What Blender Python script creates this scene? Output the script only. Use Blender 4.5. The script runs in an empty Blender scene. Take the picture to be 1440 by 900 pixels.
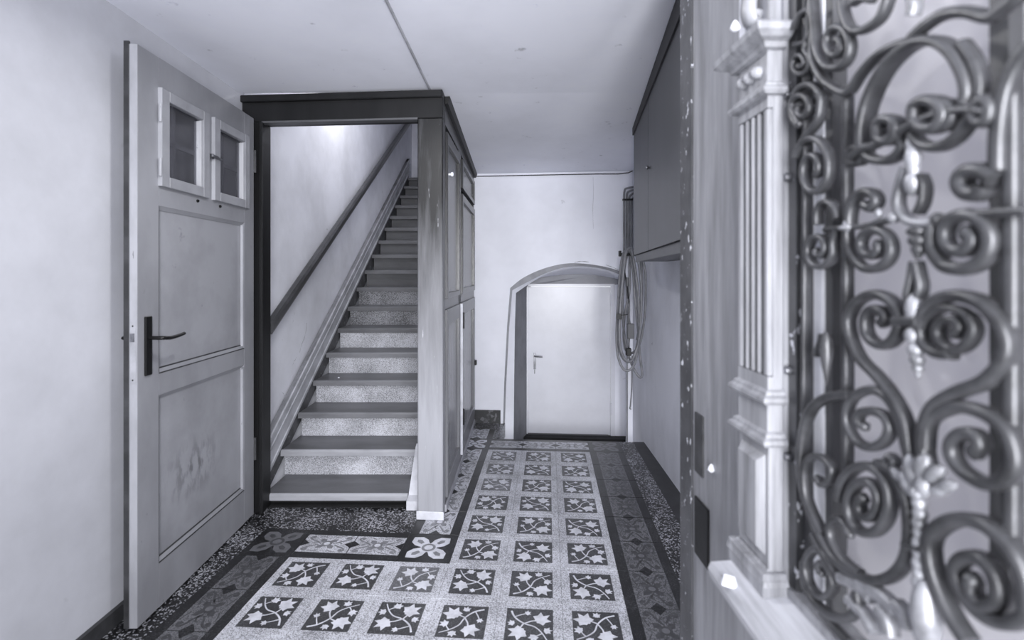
import bpy, math, random
from mathutils import Vector, Matrix
R = random.Random(7)
sc = bpy.context.scene
COL = sc.collection
F, CX, HY, H = 715.0, 720.0, 386.0, 1.3      # focal length in pixels, principal column, horizon row, eye height

# ---------------------------------------------------------------- camera
cd = bpy.data.cameras.new('camera'); cam = bpy.data.objects.new('camera', cd); COL.objects.link(cam)
cam.location = (0, 0, H); cam.rotation_euler = (math.radians(90), 0, 0)
cd.sensor_width = 36; cd.lens = F/1440*36; cd.shift_y = -(450-HY)/1440
cd.clip_start = 0.02; cd.clip_end = 200
cd.dof.use_dof = True; cd.dof.focus_distance = 3.3; cd.dof.aperture_fstop = 2.4
sc.camera = cam
# ---------------------------------------------------------------- sky outside the open entrance
w = bpy.data.worlds.new('overcast_sky'); sc.world = w; w.use_nodes = True
bg = w.node_tree.nodes['Background']; bg.inputs[0].default_value = (.96, .965, 1, 1); bg.inputs[1].default_value = 1.5
# daylight through the entrance opening
def area(name, loc, rot, sx, sy, power, color=(.97, .975, 1.0)):
    l = bpy.data.lights.new(name, 'AREA'); l.shape = 'RECTANGLE'; l.size = sx; l.size_y = sy; l.energy = power; l.color = color
    o = bpy.data.objects.new(name, l); COL.objects.link(o); o.location = loc; o.rotation_euler = rot; return o
area('entrance_daylight', (0.34, -0.98, 1.35), (math.radians(90), 0, 0), 1.1, 1.8, 64).data.spread = math.radians(105)
# ---------------------------------------------------------------- exposure
vs = sc.view_settings
vs.view_transform = 'Standard'; vs.look = 'None'; vs.exposure = 0.0; vs.gamma = 1; vs.use_curve_mapping = False

# ================================================================ helpers
def lin(v):
    v /= 255.0
    return v/12.92 if v <= .04045 else ((v+.055)/1.055)**2.4
def c(v):
    l = lin(v); return (l*.965, l*.98, l*1.07, 1)
def tag(o, label=None, cat=None, group=None, kind=None):
    if label: o['label'] = label
    if cat: o['category'] = cat
    if group: o['group'] = group
    if kind: o['kind'] = kind
    return o
def empty(name, loc=(0, 0, 0), parent=None):
    o = bpy.data.objects.new(name, None); COL.objects.link(o); o.location = loc; o.empty_display_size = .05
    if parent: o.parent = parent
    return o
bpy_inv = {}
def at(px, py, Y):
    return Vector(((px-CX)/F*Y, Y, H-(py-HY)/F*Y))

class MB:
    """collects faces in world space, then links them as one mesh object"""
    def __init__(s): s.v = []; s.f = []; s.m = []; s.sm = []
    def add(s, vs_, fs, mi=0, smooth=False):
        b = len(s.v); s.v += [tuple(v) for v in vs_]
        for f in fs: s.f.append([b+i for i in f]); s.m.append(mi); s.sm.append(smooth)
    def hexa(s, p, mi=0):
        """8 points: bottom ring 4, top ring 4"""
        s.add(p, [(3, 2, 1, 0), (4, 5, 6, 7), (0, 1, 5, 4), (1, 2, 6, 5), (2, 3, 7, 6), (3, 0, 4, 7)], mi)
    def box(s, x0, x1, y0, y1, z0, z1, mi=0, T=None, bev=0):
        if bev:
            b = min(bev, (x1-x0)/2.01, (y1-y0)/2.01, (z1-z0)/2.01)
            rings = []
            for z, i in ((z0, b), (z0+b, 0), (z1-b, 0), (z1, b)):
                a0, a1, c0, c1 = x0+i, x1-i, y0+i, y1-i
                k = b if i == 0 else 0
                rings.append([(a0+k, c0, z), (a1-k, c0, z), (a1, c0+k, z), (a1, c1-k, z), (a1-k, c1, z), (a0+k, c1, z), (a0, c1-k, z), (a0, c0+k, z)])
            vs_ = [v for r in rings for v in r]
            if T: vs_ = [T(*v) for v in vs_]
            fs = [list(range(7, -1, -1)), [24+i for i in range(8)]]
            for r in range(3):
                for i in range(8): j = (i+1) % 8; fs.append((r*8+i, r*8+j, r*8+8+j, r*8+8+i))
            s.add(vs_, fs, mi); return
        p = [(x0, y0, z0), (x1, y0, z0), (x1, y1, z0), (x0, y1, z0), (x0, y0, z1), (x1, y0, z1), (x1, y1, z1), (x0, y1, z1)]
        if T: p = [T(*v) for v in p]
        s.hexa(p, mi)
    def prism(s, poly, T0, T1, mi=0, smooth=False):
        """poly: list of 2-tuples; T0/T1 map them onto the two ends"""
        n = len(poly); v = [T0(*p) for p in poly]+[T1(*p) for p in poly]
        s.add(v, [list(range(n-1, -1, -1)), list(range(n, 2*n))], mi)
        s.add(v, [(i, (i+1) % n, n+(i+1) % n, n+i) for i in range(n)], mi, smooth)
    def tube(s, pts, ra, rb=None, side=None, n=8, mi=0, taper=None, cap=True, sq=1.0):
        """sweep an ellipse; ra = half width along side x tangent, rb = half width along 'side'"""
        rb = rb or ra; pts = [Vector(p) for p in pts]; N = len(pts); v = []
        up = Vector(side) if side else None; prev = None
        for i, p in enumerate(pts):
            t = (pts[min(i+1, N-1)]-pts[max(i-1, 0)]).normalized()
            if up is not None: a = up
            else:
                a = prev if prev is not None else (Vector((0, 0, 1)) if abs(t.z) < .9 else Vector((1, 0, 0)))
            a = (a-t*a.dot(t))
            if a.length < 1e-6: a = t.orthogonal()
            a.normalize(); b = t.cross(a); prev = a
            k = taper(i/(N-1)) if taper else 1
            for j in range(n):
                th = 2*math.pi*j/n
                cc, ss = math.cos(th), math.sin(th); cc = math.copysign(abs(cc)**sq, cc); ss = math.copysign(abs(ss)**sq, ss)
                v.append(p+b*cc*ra*k+a*ss*rb*k)
        fs = [(i*n+j, i*n+(j+1) % n, i*n+n+(j+1) % n, i*n+n+j) for i in range(N-1) for j in range(n)]
        s.add(v, fs, mi, True)
        if cap: s.add(v[:n], [list(range(n-1, -1, -1))], mi); s.add(v[-n:], [list(range(n))], mi)
    def lathe(s, prof, base, axis=(0, 0, 1), n=14, mi=0):
        """prof: (radius, height) from base along axis"""
        ax = Vector(axis).normalized(); a = ax.orthogonal().normalized(); b = ax.cross(a); base = Vector(base); v = []
        for r, h in prof:
            for j in range(n):
                th = 2*math.pi*j/n; v.append(base+ax*h+a*math.cos(th)*r+b*math.sin(th)*r)
        k = len(prof)
        s.add(v, [(i*n+j, i*n+(j+1) % n, i*n+n+(j+1) % n, i*n+n+j) for i in range(k-1) for j in range(n)], mi, True)
        s.add(v, [list(range(n-1, -1, -1)), [(k-1)*n+j for j in range(n)]], mi)
    def build(s, name, mats, parent=None, fix=True):
        me = bpy.data.meshes.new(name); me.from_pydata(s.v, [], s.f)
        for m in (mats if isinstance(mats, (list, tuple)) else [mats]): me.materials.append(m)
        me.polygons.foreach_set('material_index', s.m); me.polygons.foreach_set('use_smooth', s.sm)
        if fix:
            import bmesh
            bm = bmesh.new(); bm.from_mesh(me); bmesh.ops.recalc_face_normals(bm, faces=bm.faces); bm.to_mesh(me); bm.free()
        me.update()
        o = bpy.data.objects.new(name, me); COL.objects.link(o)
        if parent:
            o.parent = parent
            p, m = parent, Vector((0, 0, 0))
            while p: m += Vector(p.location); p = p.parent
            o.location = -m          # vertices are in world space
        return o
def catmull(pts, k=6):
    out = []; n = len(pts)
    for i in range(n-1):
        p0, p1, p2, p3 = pts[max(i-1, 0)], pts[i], pts[i+1], pts[min(i+2, n-1)]
        for j in range(k):
            t = j/k
            out.append(tuple(.5*((2*b)+(-a+d)*t+(2*a-5*b+4*d-e)*t*t+(-a+3*b-3*d+e)*t**3) for a, b, d, e in zip(p0, p1, p2, p3)))
    out.append(tuple(pts[-1])); return out

# ================================================================ materials
def mat(name, v1, v2=None, scale=3.0, rough=.6, bump=.1, bscale=40, detail=6, stretch=(1, 1, 1), lo=.4, hi=.65,
        v3=None, s3=30, lo3=.62, hi3=.68, metallic=0, spec=.5, coord='Object', grad=None, noise2='noise'):
    m = bpy.data.materials.new(name); m.use_nodes = True; nt = m.node_tree; N = nt.nodes; L = nt.links
    b = N['Principled BSDF']; b.inputs['Roughness'].default_value = rough; b.inputs['Metallic'].default_value = metallic
    b.inputs['Specular IOR Level'].default_value = spec
    tc = N.new('ShaderNodeNewGeometry'); mp = N.new('ShaderNodeMapping'); mp.inputs['Scale'].default_value = stretch
    L.new(tc.outputs['Position'], mp.inputs['Vector'])
    def noise(sv, det=detail):
        n = N.new('ShaderNodeTexNoise'); n.inputs['Scale'].default_value = sv; n.inputs['Detail'].default_value = det
        n.inputs['Roughness'].default_value = .6
        L.new(mp.outputs[0], n.inputs['Vector']); return n.outputs['Fac']
    def ramp(x, a, d):
        r = N.new('ShaderNodeMapRange'); r.inputs['From Min'].default_value = a; r.inputs['From Max'].default_value = d
        L.new(x, r.inputs['Value']); return r.outputs[0]
    col = None
    if v2 is not None:
        mx = N.new('ShaderNodeMix'); mx.data_type = 'RGBA'; mx.inputs['A'].default_value = c(v1); mx.inputs['B'].default_value = c(v2)
        fac = ramp(noise(scale), lo, hi)
        if grad:       # light falloff put into the paint, mixed with wear: (z0, z1) amount of v2 grows from z1 down to z0
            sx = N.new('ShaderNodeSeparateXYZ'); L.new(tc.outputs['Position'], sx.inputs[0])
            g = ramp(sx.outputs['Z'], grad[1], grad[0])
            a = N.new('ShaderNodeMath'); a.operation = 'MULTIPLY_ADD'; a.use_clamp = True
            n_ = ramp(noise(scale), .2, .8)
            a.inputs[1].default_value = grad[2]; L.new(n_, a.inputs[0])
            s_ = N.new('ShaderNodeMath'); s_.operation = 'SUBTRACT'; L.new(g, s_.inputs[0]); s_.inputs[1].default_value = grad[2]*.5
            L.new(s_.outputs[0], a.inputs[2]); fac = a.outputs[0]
        L.new(fac, mx.inputs['Factor']); col = mx.outputs['Result']
    if v3 is not None:
        mx = N.new('ShaderNodeMix'); mx.data_type = 'RGBA'; mx.inputs['B'].default_value = c(v3)
        if col: L.new(col, mx.inputs['A'])
        else: mx.inputs['A'].default_value = c(v1)
        L.new(ramp(noise(s3, 3), lo3, hi3), mx.inputs['Factor']); col = mx.outputs['Result']
    if col: L.new(col, b.inputs['Base Color'])
    else: b.inputs['Base Color'].default_value = c(v1)
    if bump:
        bp = N.new('ShaderNodeBump'); bp.inputs['Strength'].default_value = bump; bp.inputs['Distance'].default_value = .01
        L.new(noise(bscale, 4), bp.inputs['Height']); L.new(bp.outputs[0], b.inputs['Normal'])
    return m
def speck(name, base, chip, density=.5, scale=120, rough=.35, chip2=None):
    """terrazzo / cement granules"""
    m = bpy.data.materials.new(name); m.use_nodes = True; nt = m.node_tree; N = nt.nodes; L = nt.links
    b = N['Principled BSDF']; b.inputs['Roughness'].default_value = rough
    g = N.new('ShaderNodeNewGeometry')
    vo = N.new('ShaderNodeTexVoronoi'); vo.inputs['Scale'].default_value = scale; L.new(g.outputs['Position'], vo.inputs['Vector'])
    sep = N.new('ShaderNodeSeparateColor'); L.new(vo.outputs['Color'], sep.inputs[0])
    n = N.new('ShaderNodeTexNoise'); n.inputs['Scale'].default_value = 5; n.inputs['Detail'].default_value = 5; L.new(g.outputs['Position'], n.inputs['Vector'])
    ad = N.new('ShaderNodeMath'); ad.operation = 'ADD'; L.new(sep.outputs[0], ad.inputs[0]); L.new(n.outputs['Fac'], ad.inputs[1])
    r = N.new('ShaderNodeMapRange'); r.inputs['From Min'].default_value = 1.5-density-.08; r.inputs['From Max'].default_value = 1.5-density+.08
    L.new(ad.outputs[0], r.inputs['Value'])
    mx = N.new('ShaderNodeMix'); mx.data_type = 'RGBA'; mx.inputs['A'].default_value = c(base); mx.inputs['B'].default_value = c(chip)
    L.new(r.outputs[0], mx.inputs['Factor'])
    mx2 = N.new('ShaderNodeMix'); mx2.data_type = 'RGBA'; mx2.blend_type = 'MULTIPLY'; mx2.inputs['Factor'].default_value = .5
    L.new(mx.outputs['Result'], mx2.inputs['A'])
    cr = N.new('ShaderNodeMapRange'); cr.inputs['From Min'].default_value = .3; cr.inputs['From Max'].default_value = .7; cr.inputs['To Min'].default_value = .55
    L.new(n.outputs['Fac'], cr.inputs['Value']); L.new(cr.outputs[0], mx2.inputs['B'])
    L.new(mx2.outputs['Result'], b.inputs['Base Color'])
    return m
M = {}
M['plaster'] = mat('wall_plaster', 202, 184, scale=1.6, rough=.75, bump=.10, bscale=14, v3=178, s3=9, lo3=.70, hi3=.78)
M['plaster_back'] = mat('back_wall_plaster', 248, 238, scale=2.2, rough=.7, bump=.08, bscale=16, v3=196, s3=8, lo3=.72, hi3=.8)
M['plaster_right'] = mat('right_wall_plaster', 246, 228, scale=2.5, rough=.7, bump=.12, bscale=12, v3=140, s3=22, lo3=.72, hi3=.76, stretch=(1, 1, .5))
M['plaster_stair'] = mat('stairwell_plaster', 232, 208, scale=1.4, rough=.75, bump=.1, bscale=10, v3=150, s3=7, lo3=.73, hi3=.76)
M['ceiling'] = mat('ceiling_plaster', 250, 240, scale=1.3, rough=.8, bump=.12, bscale=7, v3=196, s3=14, lo3=.68, hi3=.8)
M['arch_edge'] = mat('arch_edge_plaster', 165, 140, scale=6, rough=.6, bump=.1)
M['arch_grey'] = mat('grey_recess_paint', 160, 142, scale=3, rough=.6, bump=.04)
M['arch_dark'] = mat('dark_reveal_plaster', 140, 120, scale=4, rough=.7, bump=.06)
M['dark_paint'] = mat('black_brown_paint', 24, 34, scale=6, rough=.45, spec=.35, bump=.05, stretch=(1, 1, .2))
M['post_paint'] = mat('worn_post_paint_with_falloff', 30, 168, scale=5, rough=.4, bump=.06, stretch=(6, 6, .6), grad=(.45, 1.72, .35), v3=186, s3=18, lo3=.70, hi3=.74)  # chipped, worn paint; brighter light towards the foot is painted in too
M['cup_paint'] = mat('cupboard_paint', 48, 124, scale=4, rough=.28, bump=.04, stretch=(4, 4, .5), grad=(.35, 1.75, .35))  # vertical light falloff painted in, dark at the top and paler below
M['cup_panel'] = mat('cupboard_panel_paint', 52, 132, scale=4, rough=.22, bump=.04, stretch=(5, 5, .35), grad=(.4, 1.8, .6))  # panels carry the same painted light falloff
M['cabinet'] = mat('slate_grey_cabinet_paint', 66, 74, scale=3, rough=.4, bump=.02, stretch=(1, 1, .4))
M['cabinet_dark'] = mat('cabinet_dark_edge', 40)
M['door'] = mat('door_paint_grey', 150, 134, scale=3.5, rough=.42, bump=.03, stretch=(1, 1, .6), v3=118, s3=26, lo3=.71, hi3=.76)
M['door_panel'] = mat('door_panel_paint', 158, 138, scale=2.6, rough=.4, bump=.03, v3=112, s3=11, lo3=.70, hi3=.80)
#M['scuff'] = mat('scuffed_paint', 147, 134, scale=30, bump=0)
M['door_light'] = mat('door_edge_light_paint', 176, 156, scale=12, rough=.5, bump=.05, stretch=(1, 1, .3), v3=120, s3=60, lo3=.68, hi3=.72)
M['door_bead'] = mat('door_window_bead_paint', 156, 144, scale=9, rough=.45, bump=.04)
M['cellar'] = mat('cellar_door_cream_gloss', 230, 218, scale=2, rough=.3, bump=.015, bscale=3)
M['white_paint'] = mat('white_gloss_paint', 225, 200, scale=10, rough=.4, bump=.03)
M['black_iron'] = mat('black_iron', 22, rough=.4, bump=.05, metallic=.3)
M['steel'] = mat('dull_steel', 150, 110, scale=30, rough=.35, metallic=.8, bump=.02)
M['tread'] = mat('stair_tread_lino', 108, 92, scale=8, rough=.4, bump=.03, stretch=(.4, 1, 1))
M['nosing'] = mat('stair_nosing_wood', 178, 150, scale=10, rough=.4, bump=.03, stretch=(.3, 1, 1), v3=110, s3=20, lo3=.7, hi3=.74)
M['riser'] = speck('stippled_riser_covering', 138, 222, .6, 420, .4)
M['nosing_mid'] = mat('stair_nosing_wood_dimmed', 132, 112, scale=10, rough=.4, bump=.03, stretch=(.3, 1, 1))  # nosing dimmed one step, fading light put into the colour
M['riser_mid'] = speck('stippled_riser_covering_dimmed', 88, 160, .55, 260, .4)  # same covering, darkened in colour where the entrance light fades
M['riser_dark'] = mat('upper_riser_shaded', 92, 80, scale=8, rough=.5, bump=.03, stretch=(.4, 1, 1))  # stairwell shade put into the colour of the upper risers
M['stringer'] = mat('dark_stringer', 84, 60, scale=12, rough=.6, bump=.1, v3=140, s3=40, lo3=.66, hi3=.7)
M['skirt'] = mat('stair_skirt_paint', 184, 156, scale=8, rough=.45, bump=.03, v3=120, s3=24, lo3=.7, hi3=.75)
M['rail'] = mat('dark_varnished_rail', 58, 74, scale=10, rough=.28, bump=.02)
M['t_light'] = speck('cement_tile_light', 138, 220, .64, 360, .38)
M['t_dark'] = speck('cement_tile_dark', 62, 98, .22, 330, .33)
M['t_worn'] = speck('cement_tile_dark_faded', 96, 132, .3, 330, .36)
M['t_leaf'] = mat('cement_tile_leaf', 222, 196, scale=22, rough=.4, bump=0)
M['t_black'] = speck('cement_tile_black', 34, 70, .12, 300, .3)
M['t_grey'] = mat('cement_tile_grey', 136, 116, scale=30, rough=.38, bump=0)
M['b_base'] = speck('border_tile_greyed', 78, 118, .5, 300, .33)
M['b_motif'] = mat('border_tile_motif', 64, 78, scale=30, rough=.33, bump=0)
M['b_light'] = mat('border_tile_light_spot', 108, 96, scale=30, rough=.33, bump=0)
M['terrazzo'] = speck('dark_terrazzo', 34, 180, .23, 170, .3)
M['baseboard'] = speck('dark_base_tile', 58, 110, .15, 35, .4)
M['base_dark'] = mat('dark_baseboard', 48, 70, scale=10, rough=.5, bump=.05)
M['pit_top'] = mat('dark_screed', 44, 56, scale=9, rough=.45, bump=.03, v3=90, s3=30, lo3=.7, hi3=.74)
M['pit'] = mat('pit_concrete', 30, 44, scale=6, rough=.8)
M['hose'] = mat('grey_rubber_hose', 138, 118, scale=20, rough=.45, bump=.02)
M['pipe'] = mat('painted_conduit', 150, 96, scale=9, rough=.45, bump=.02, stretch=(1, 1, .5))
M['black_plastic'] = mat('black_plastic', 30, rough=.4, bump=0)
M['grey_plastic'] = mat('grey_plastic', 92, rough=.5, bump=0)
M['wood'] = mat('weathered_entrance_wood', 160, 112, scale=9, rough=.42, bump=.12, bscale=30, stretch=(5, 5, .35), lo=.35, hi=.7, v3=104, s3=10, lo3=.70, hi3=.80)
M['wood_ledge'] = mat('weathered_ledge_wood', 196, 160, scale=7, rough=.45, bump=.1, bscale=30, stretch=(6, .6, 6), v3=120, s3=12, lo3=.7, hi3=.78)
M['wood_face'] = mat('entrance_stile_wood', 152, 116, scale=6, rough=.42, bump=.12, bscale=30, stretch=(5, 5, .4), lo=.35, hi=.68, v3=84, s3=9, lo3=.68, hi3=.80)
M['wood_dim'] = mat('rebate_wood_dark', 84, 62, scale=6, rough=.5, bump=.08, stretch=(4, 4, .5))
M['wood_dark'] = mat('chipped_dark_stile_paint', 62, 88, scale=9, rough=.35, bump=.1, stretch=(1, 1, .6), v3=206, s3=60, lo3=.635, hi3=.66)
M['iron'] = mat('wrought_iron_polished', 88, 60, scale=18, rough=.36, bump=.08, metallic=.45)
M['iron_light'] = mat('wrought_iron_silvered', 165, 110, scale=22, rough=.4, bump=.08, metallic=.4)
M['paper'] = mat('white_scrap', 244, rough=.8)
def glass(name, v, rough, alpha_mix):
    m = bpy.data.materials.new(name); m.use_nodes = True; N = m.node_tree.nodes; L = m.node_tree.links
    b = N['Principled BSDF']; b.inputs['Base Color'].default_value = c(v); b.inputs['Roughness'].default_value = .12
    tr = N.new('ShaderNodeBsdfTransparent'); tr.inputs[0].default_value = (.8, .8, .82, 1)
    tl = N.new('ShaderNodeBsdfTranslucent'); tl.inputs[0].default_value = c(235)
    mx = N.new('ShaderNodeMixShader'); mx.inputs[0].default_value = alpha_mix
    L.new(b.outputs[0], mx.inputs[1]); L.new((tl if rough else tr).outputs[0], mx.inputs[2])
    L.new(mx.outputs[0], N['Material Output'].inputs[0]); return m
M['glass_clear'] = glass('door_window_glass', 96, 0, .75)
M['glass_frost'] = glass('frosted_entrance_glass', 205, 1, .5)
M['glass_frost'].node_tree.nodes['Principled BSDF'].inputs['Base Color'].default_value = (.62, .615, .635, 1)
M['glass_frost'].node_tree.nodes['Translucent BSDF'].inputs[0].default_value = (.85, .84, .86, 1)
def lampmat():
    m = bpy.data.materials.new('opal_glass_lit'); m.use_nodes = True; b = m.node_tree.nodes['Principled BSDF']
    b.inputs['Emission Color'].default_value = (1, .99, .97, 1); b.inputs['Emission Strength'].default_value = 12; return m
M['lamp'] = lampmat()

# ================================================================ the setting
TH = math.radians(4.1); P = .249
UX, UY = math.cos(TH), -math.sin(TH); VX, VY = -math.sin(TH), -math.cos(TH)
O0 = (-.157, 4.026)
def T(u, v, z=0.0): return Vector((O0[0]+P*(u*UX+v*VX), O0[1]+P*(u*UY+v*VY), z))
def zceil(y):
    return 2.34-.021*y if y < 2.75 else 2.282-.058*(y-2.75)
def yback(x): return 4.46-.073*(x+.325)
def xright(y): return .926+.025*y

# floor slab, with the drop in front of the cellar door left open
fl = MB()
lipL, lipR = T(.26, 0), Vector((xright(3.95)+.1, 0, 0)); 
def quad(mb, pts, z0, z1, mi=0):
    n = len(pts); v = [(x, y, z0) for x, y in pts]+[(x, y, z1) for x, y in pts]
    mb.add(v, [list(range(n-1, -1, -1)), list(range(n, 2*n))]+[(i, (i+1) % n, n+(i+1) % n, n+i) for i in range(n)], mi)
lipy = lambda x: O0[1]+(x-O0[0])*UY/UX
quad(fl, [(-1.6, -.9), (1.3, -.9), (1.3, lipy(1.3)), (-.12, lipy(-.12)), (-.04, 4.6), (-.5, 4.6), (-.5, 2.9), (-1.6, 2.9)], -.12, -.0018)
floor = fl.build('floor', M['terrazzo']); tag(floor, kind='structure')
pm = MB(); quad(pm, [(-1.6, 2.9), (-.5, 2.9), (-.5, 4.7), (-.2, 4.7), (-.2, 3.9), (1.5, 3.8), (1.5, 5.2), (-1.6, 7.6)], -.46, -.36)
pm.build('pit_floor', M['pit'], floor)

sm_ = MB(); quad(sm_, [(.80, 1.2), (1.2, 1.2), (1.2, 3.94), (.94, 3.95)], -.02, -.0008); sm_.build('screed_strip', M['pit_top'], floor)
# ceiling
ce = MB(); x0, x1 = -1.6, 1.3
ys = [-.25, 2.75]
def ceil_slab(mb, xa, xb, ya, yb):
    p = [(xa, ya, zceil(ya)), (xb, ya, zceil(ya)), (xb, yb, zceil(yb)), (xa, yb, zceil(yb))]
    mb.hexa(p+[(x, y, z+.12) for x, y, z in p])
ceil_slab(ce, x0, x1, -.25, 2.75); ceil_slab(ce, -.47, x1, 2.75, 4.75)
tag(ce.build('ceiling', M['ceiling']), kind='structure')

# walls
def wall(name, pts, z0, z1, m, kind='structure'):
    mb = MB(); quad(mb, pts, z0, z1); o = mb.build(name, m); tag(o, kind=kind); return o
wl = wall('wall_left', [(-1.495, -.25), (-1.475, 2.80), (-1.62, 2.80), (-1.62, -.25)], -.1, 2.45, M['plaster'])
wr = wall('wall_right', [(xright(-.25), -.25), (xright(4.37), 4.37), (xright(4.37)+.2, 4.37), (xright(-.25)+.25, -.25)], -.5, 2.45, M['plaster_right'])
wsl = wall('wall_stairwell_left', [(-1.44, 2.80), (-1.44, 7.3), (-1.62, 7.3), (-1.62, 2.80)], -.45, 4.7, M['plaster_stair'])
wall('wall_stairwell_right', [(-.50, 4.42), (-.50, 7.3), (-.36, 7.3), (-.36, 4.47)], -.45, 4.7, M['plaster_stair'])
wall('wall_stairwell_end', [(-1.62, 7.3), (-.36, 7.3), (-.36, 7.45), (-1.62, 7.45)], -.45, 4.7, M['plaster_stair'])
wall('wall_above_cupboard', [(-.50, 2.78), (-.50, 4.42), (-.42, 4.42), (-.42, 2.78)], 2.26, 4.7, M['plaster_stair'])
wall('wall_above_lintel', [(-1.62, 2.76), (-.42, 2.70), (-.42, 2.80), (-1.62, 2.86)], 2.40, 4.7, M['plaster_stair'])
wall('ceiling_stairwell', [(-1.62, 2.70), (-.36, 2.70), (-.36, 7.45), (-1.62, 7.45)], 4.7, 4.8, M['ceiling'])
# upper landing at the head of the stairs
wall('floor_landing', [(-1.44, 6.98), (-.50, 6.98), (-.50, 7.3), (-1.44, 7.3)], 2.4, 2.60, M['tread'])
# front wall round the entrance opening the camera looks in through
wf = MB(); wf.box(-1.62, -.98, -.25, -.08, -.1, 2.45); wf.box(.94, 1.3, -.25, -.08, -.1, 2.45); wf.box(-.98, .94, -.25, -.08, 2.32, 2.45)
tag(wf.build('wall_front', M['plaster']), kind='structure')

# back wall with arched opening; loops run from the left foot, over the arch, to the right foot
def loop(pts, yoff, left, right):
    out = []; pts = pts[:3]+catmull(pts[3:11], 4)+pts[11:]
    for px, py in pts:
        Y = 4.44
        for _ in range(8): Y = yback((px-CX)/F*Y)+yoff
        out.append(at(px, py, Y))
    return out
front = [(706, 640), (709, 540), (713, 460), (717.5, 405), (735.8, 390.6), (763.6, 378), (794, 370.8), (822, 370.8), (850, 375), (871, 381), (880, 387), (883, 420), (883, 640)]
band = [(708.5, 640), (711.8, 540), (716, 460), (720.5, 408), (744, 395.5), (767.8, 384), (794, 376.2), (822, 374.6), (850, 378.7), (870, 385.5), (878.5, 391), (881, 422), (881, 640)]
face2 = [(722, 640), (723, 540), (724, 460), (725.5, 412), (748, 396.8), (770, 385.6), (796, 378.6), (822, 377), (848, 380.8), (868, 387.5), (877.5, 393), (880, 423), (880, 640)]
inner = [(741, 640), (741, 540), (741, 460), (741, 404), (750, 392), (773, 388.5), (801, 386), (822, 386), (843, 387.8), (870.6, 393), (886, 398), (888.5, 424), (888.5, 640)]
L0, L1, L2, L3 = loop(front, 0, 0, 0), loop(band, .012, 0, 0), loop(face2, .05, 0, 0), loop(inner, .42, 0, 0)
wb = MB()
xl, xr = -.50, xright(4.36)+.02
outer = [Vector((xl, yback(xl), -.5)), Vector((xl, yback(xl), 2.4)), Vector((xr, yback(xr), 2.4)), Vector((xr, yback(xr), -.5))]
b0 = L0[0].copy(); b1 = L0[-1].copy()
b0.z = -.5; b1.z = -.5
# front face split so that each piece is convex enough to fill cleanly
iA = 15
top = outer[1]*.45+outer[2]*.55
wb.add([outer[0], b0]+L0[:iA+1]+[top, outer[1]], [list(range(2+iA+1+2))])
wb.add([b1, outer[3], outer[2], top]+L0[iA:][:0]+[L0[i] for i in range(iA, len(L0))], [list(range(4+len(L0)-iA))])
n = len(L0)
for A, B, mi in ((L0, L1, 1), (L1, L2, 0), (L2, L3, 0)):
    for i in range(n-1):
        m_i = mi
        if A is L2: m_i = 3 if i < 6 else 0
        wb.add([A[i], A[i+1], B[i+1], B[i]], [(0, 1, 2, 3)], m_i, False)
# face behind, round the cellar door frame
dz = 1.30-(400.5-HY)/F*4.83
yd = lambda x: yback(x)+.42
dl = (L3[3].x+.004, dz); dr = (.965, dz)
poly = [L3[i] for i in range(3, n)]
tl = Vector((dl[0], yd(dl[0]), dz)); tr_ = Vector((dr[0], yd(dr[0]), dz)); br = Vector((dr[0], yd(dr[0]), -.5))
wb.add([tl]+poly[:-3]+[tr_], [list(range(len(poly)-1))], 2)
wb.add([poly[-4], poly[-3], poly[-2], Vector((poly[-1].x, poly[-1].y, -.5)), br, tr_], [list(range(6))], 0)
bk = wb.build('wall_back', [M['plaster_back'], M['arch_edge'], M['arch_grey'], M['arch_dark']], fix=False); tag(bk, kind='structure')

def crack(name, pts, w_, m, par):
    mb = MB(); pts = catmull(pts, 3); rr = random.Random(len(pts)); n_ = len(pts)
    mb.tube(pts, w_, w_*.6, n=5, taper=lambda t: .35+rr.random()*.9); return mb.build(name, M[m], par)
def onb(px, py):
    Y = 4.4
    for _ in range(6): Y = yback((px-CX)/F*Y)
    return tuple(at(px, py, Y))
crack('crack', [onb(834, 249), onb(834.5, 270), onb(833.6, 296), onb(834.4, 322)], .0020, 'skirt', bk)
crack('crack', [onb(808, 369), onb(818, 367.5), onb(828, 368.5)], .006, 'arch_edge', bk)
crack('crack', [onb(852, 372.5), onb(862, 376), onb(871, 380)], .004, 'arch_edge', bk)
def ons(px, py): Y = -1.4415*F/(px-CX); return tuple(at(px, py, Y))
crack('crack', [ons(*q) for q in ((412, 432), (414, 446), (409, 458))], .004, 'skirt', wsl)
crack('crack', [ons(*q) for q in ((431, 454), (429, 470), (424, 484), (421, 496))], .006, 'skirt', wsl)
crack('crack', [ons(*q) for q in ((417, 502), (413, 509), (411, 514))], .004, 'skirt', wsl)
crack('crack', [ons(*q) for q in ((396, 551), (399, 555), (402, 560))], .004, 'skirt', wsl)
crack('joint_crack', [(-1.492+.007*(y-1.0), y, zceil(y)-.002-.004*((i*7) % 3)) for i, y in enumerate((1.6, 1.75, 1.9, 2.02, 2.14))], .004, 'grey_plastic', wl)
crack('joint_crack', [(-1.484+.004*(y-2.0), y, zceil(y)-.004) for i, y in enumerate((2.2, 2.4, 2.55, 2.72))], .005, 'arch_edge', wl)
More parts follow.
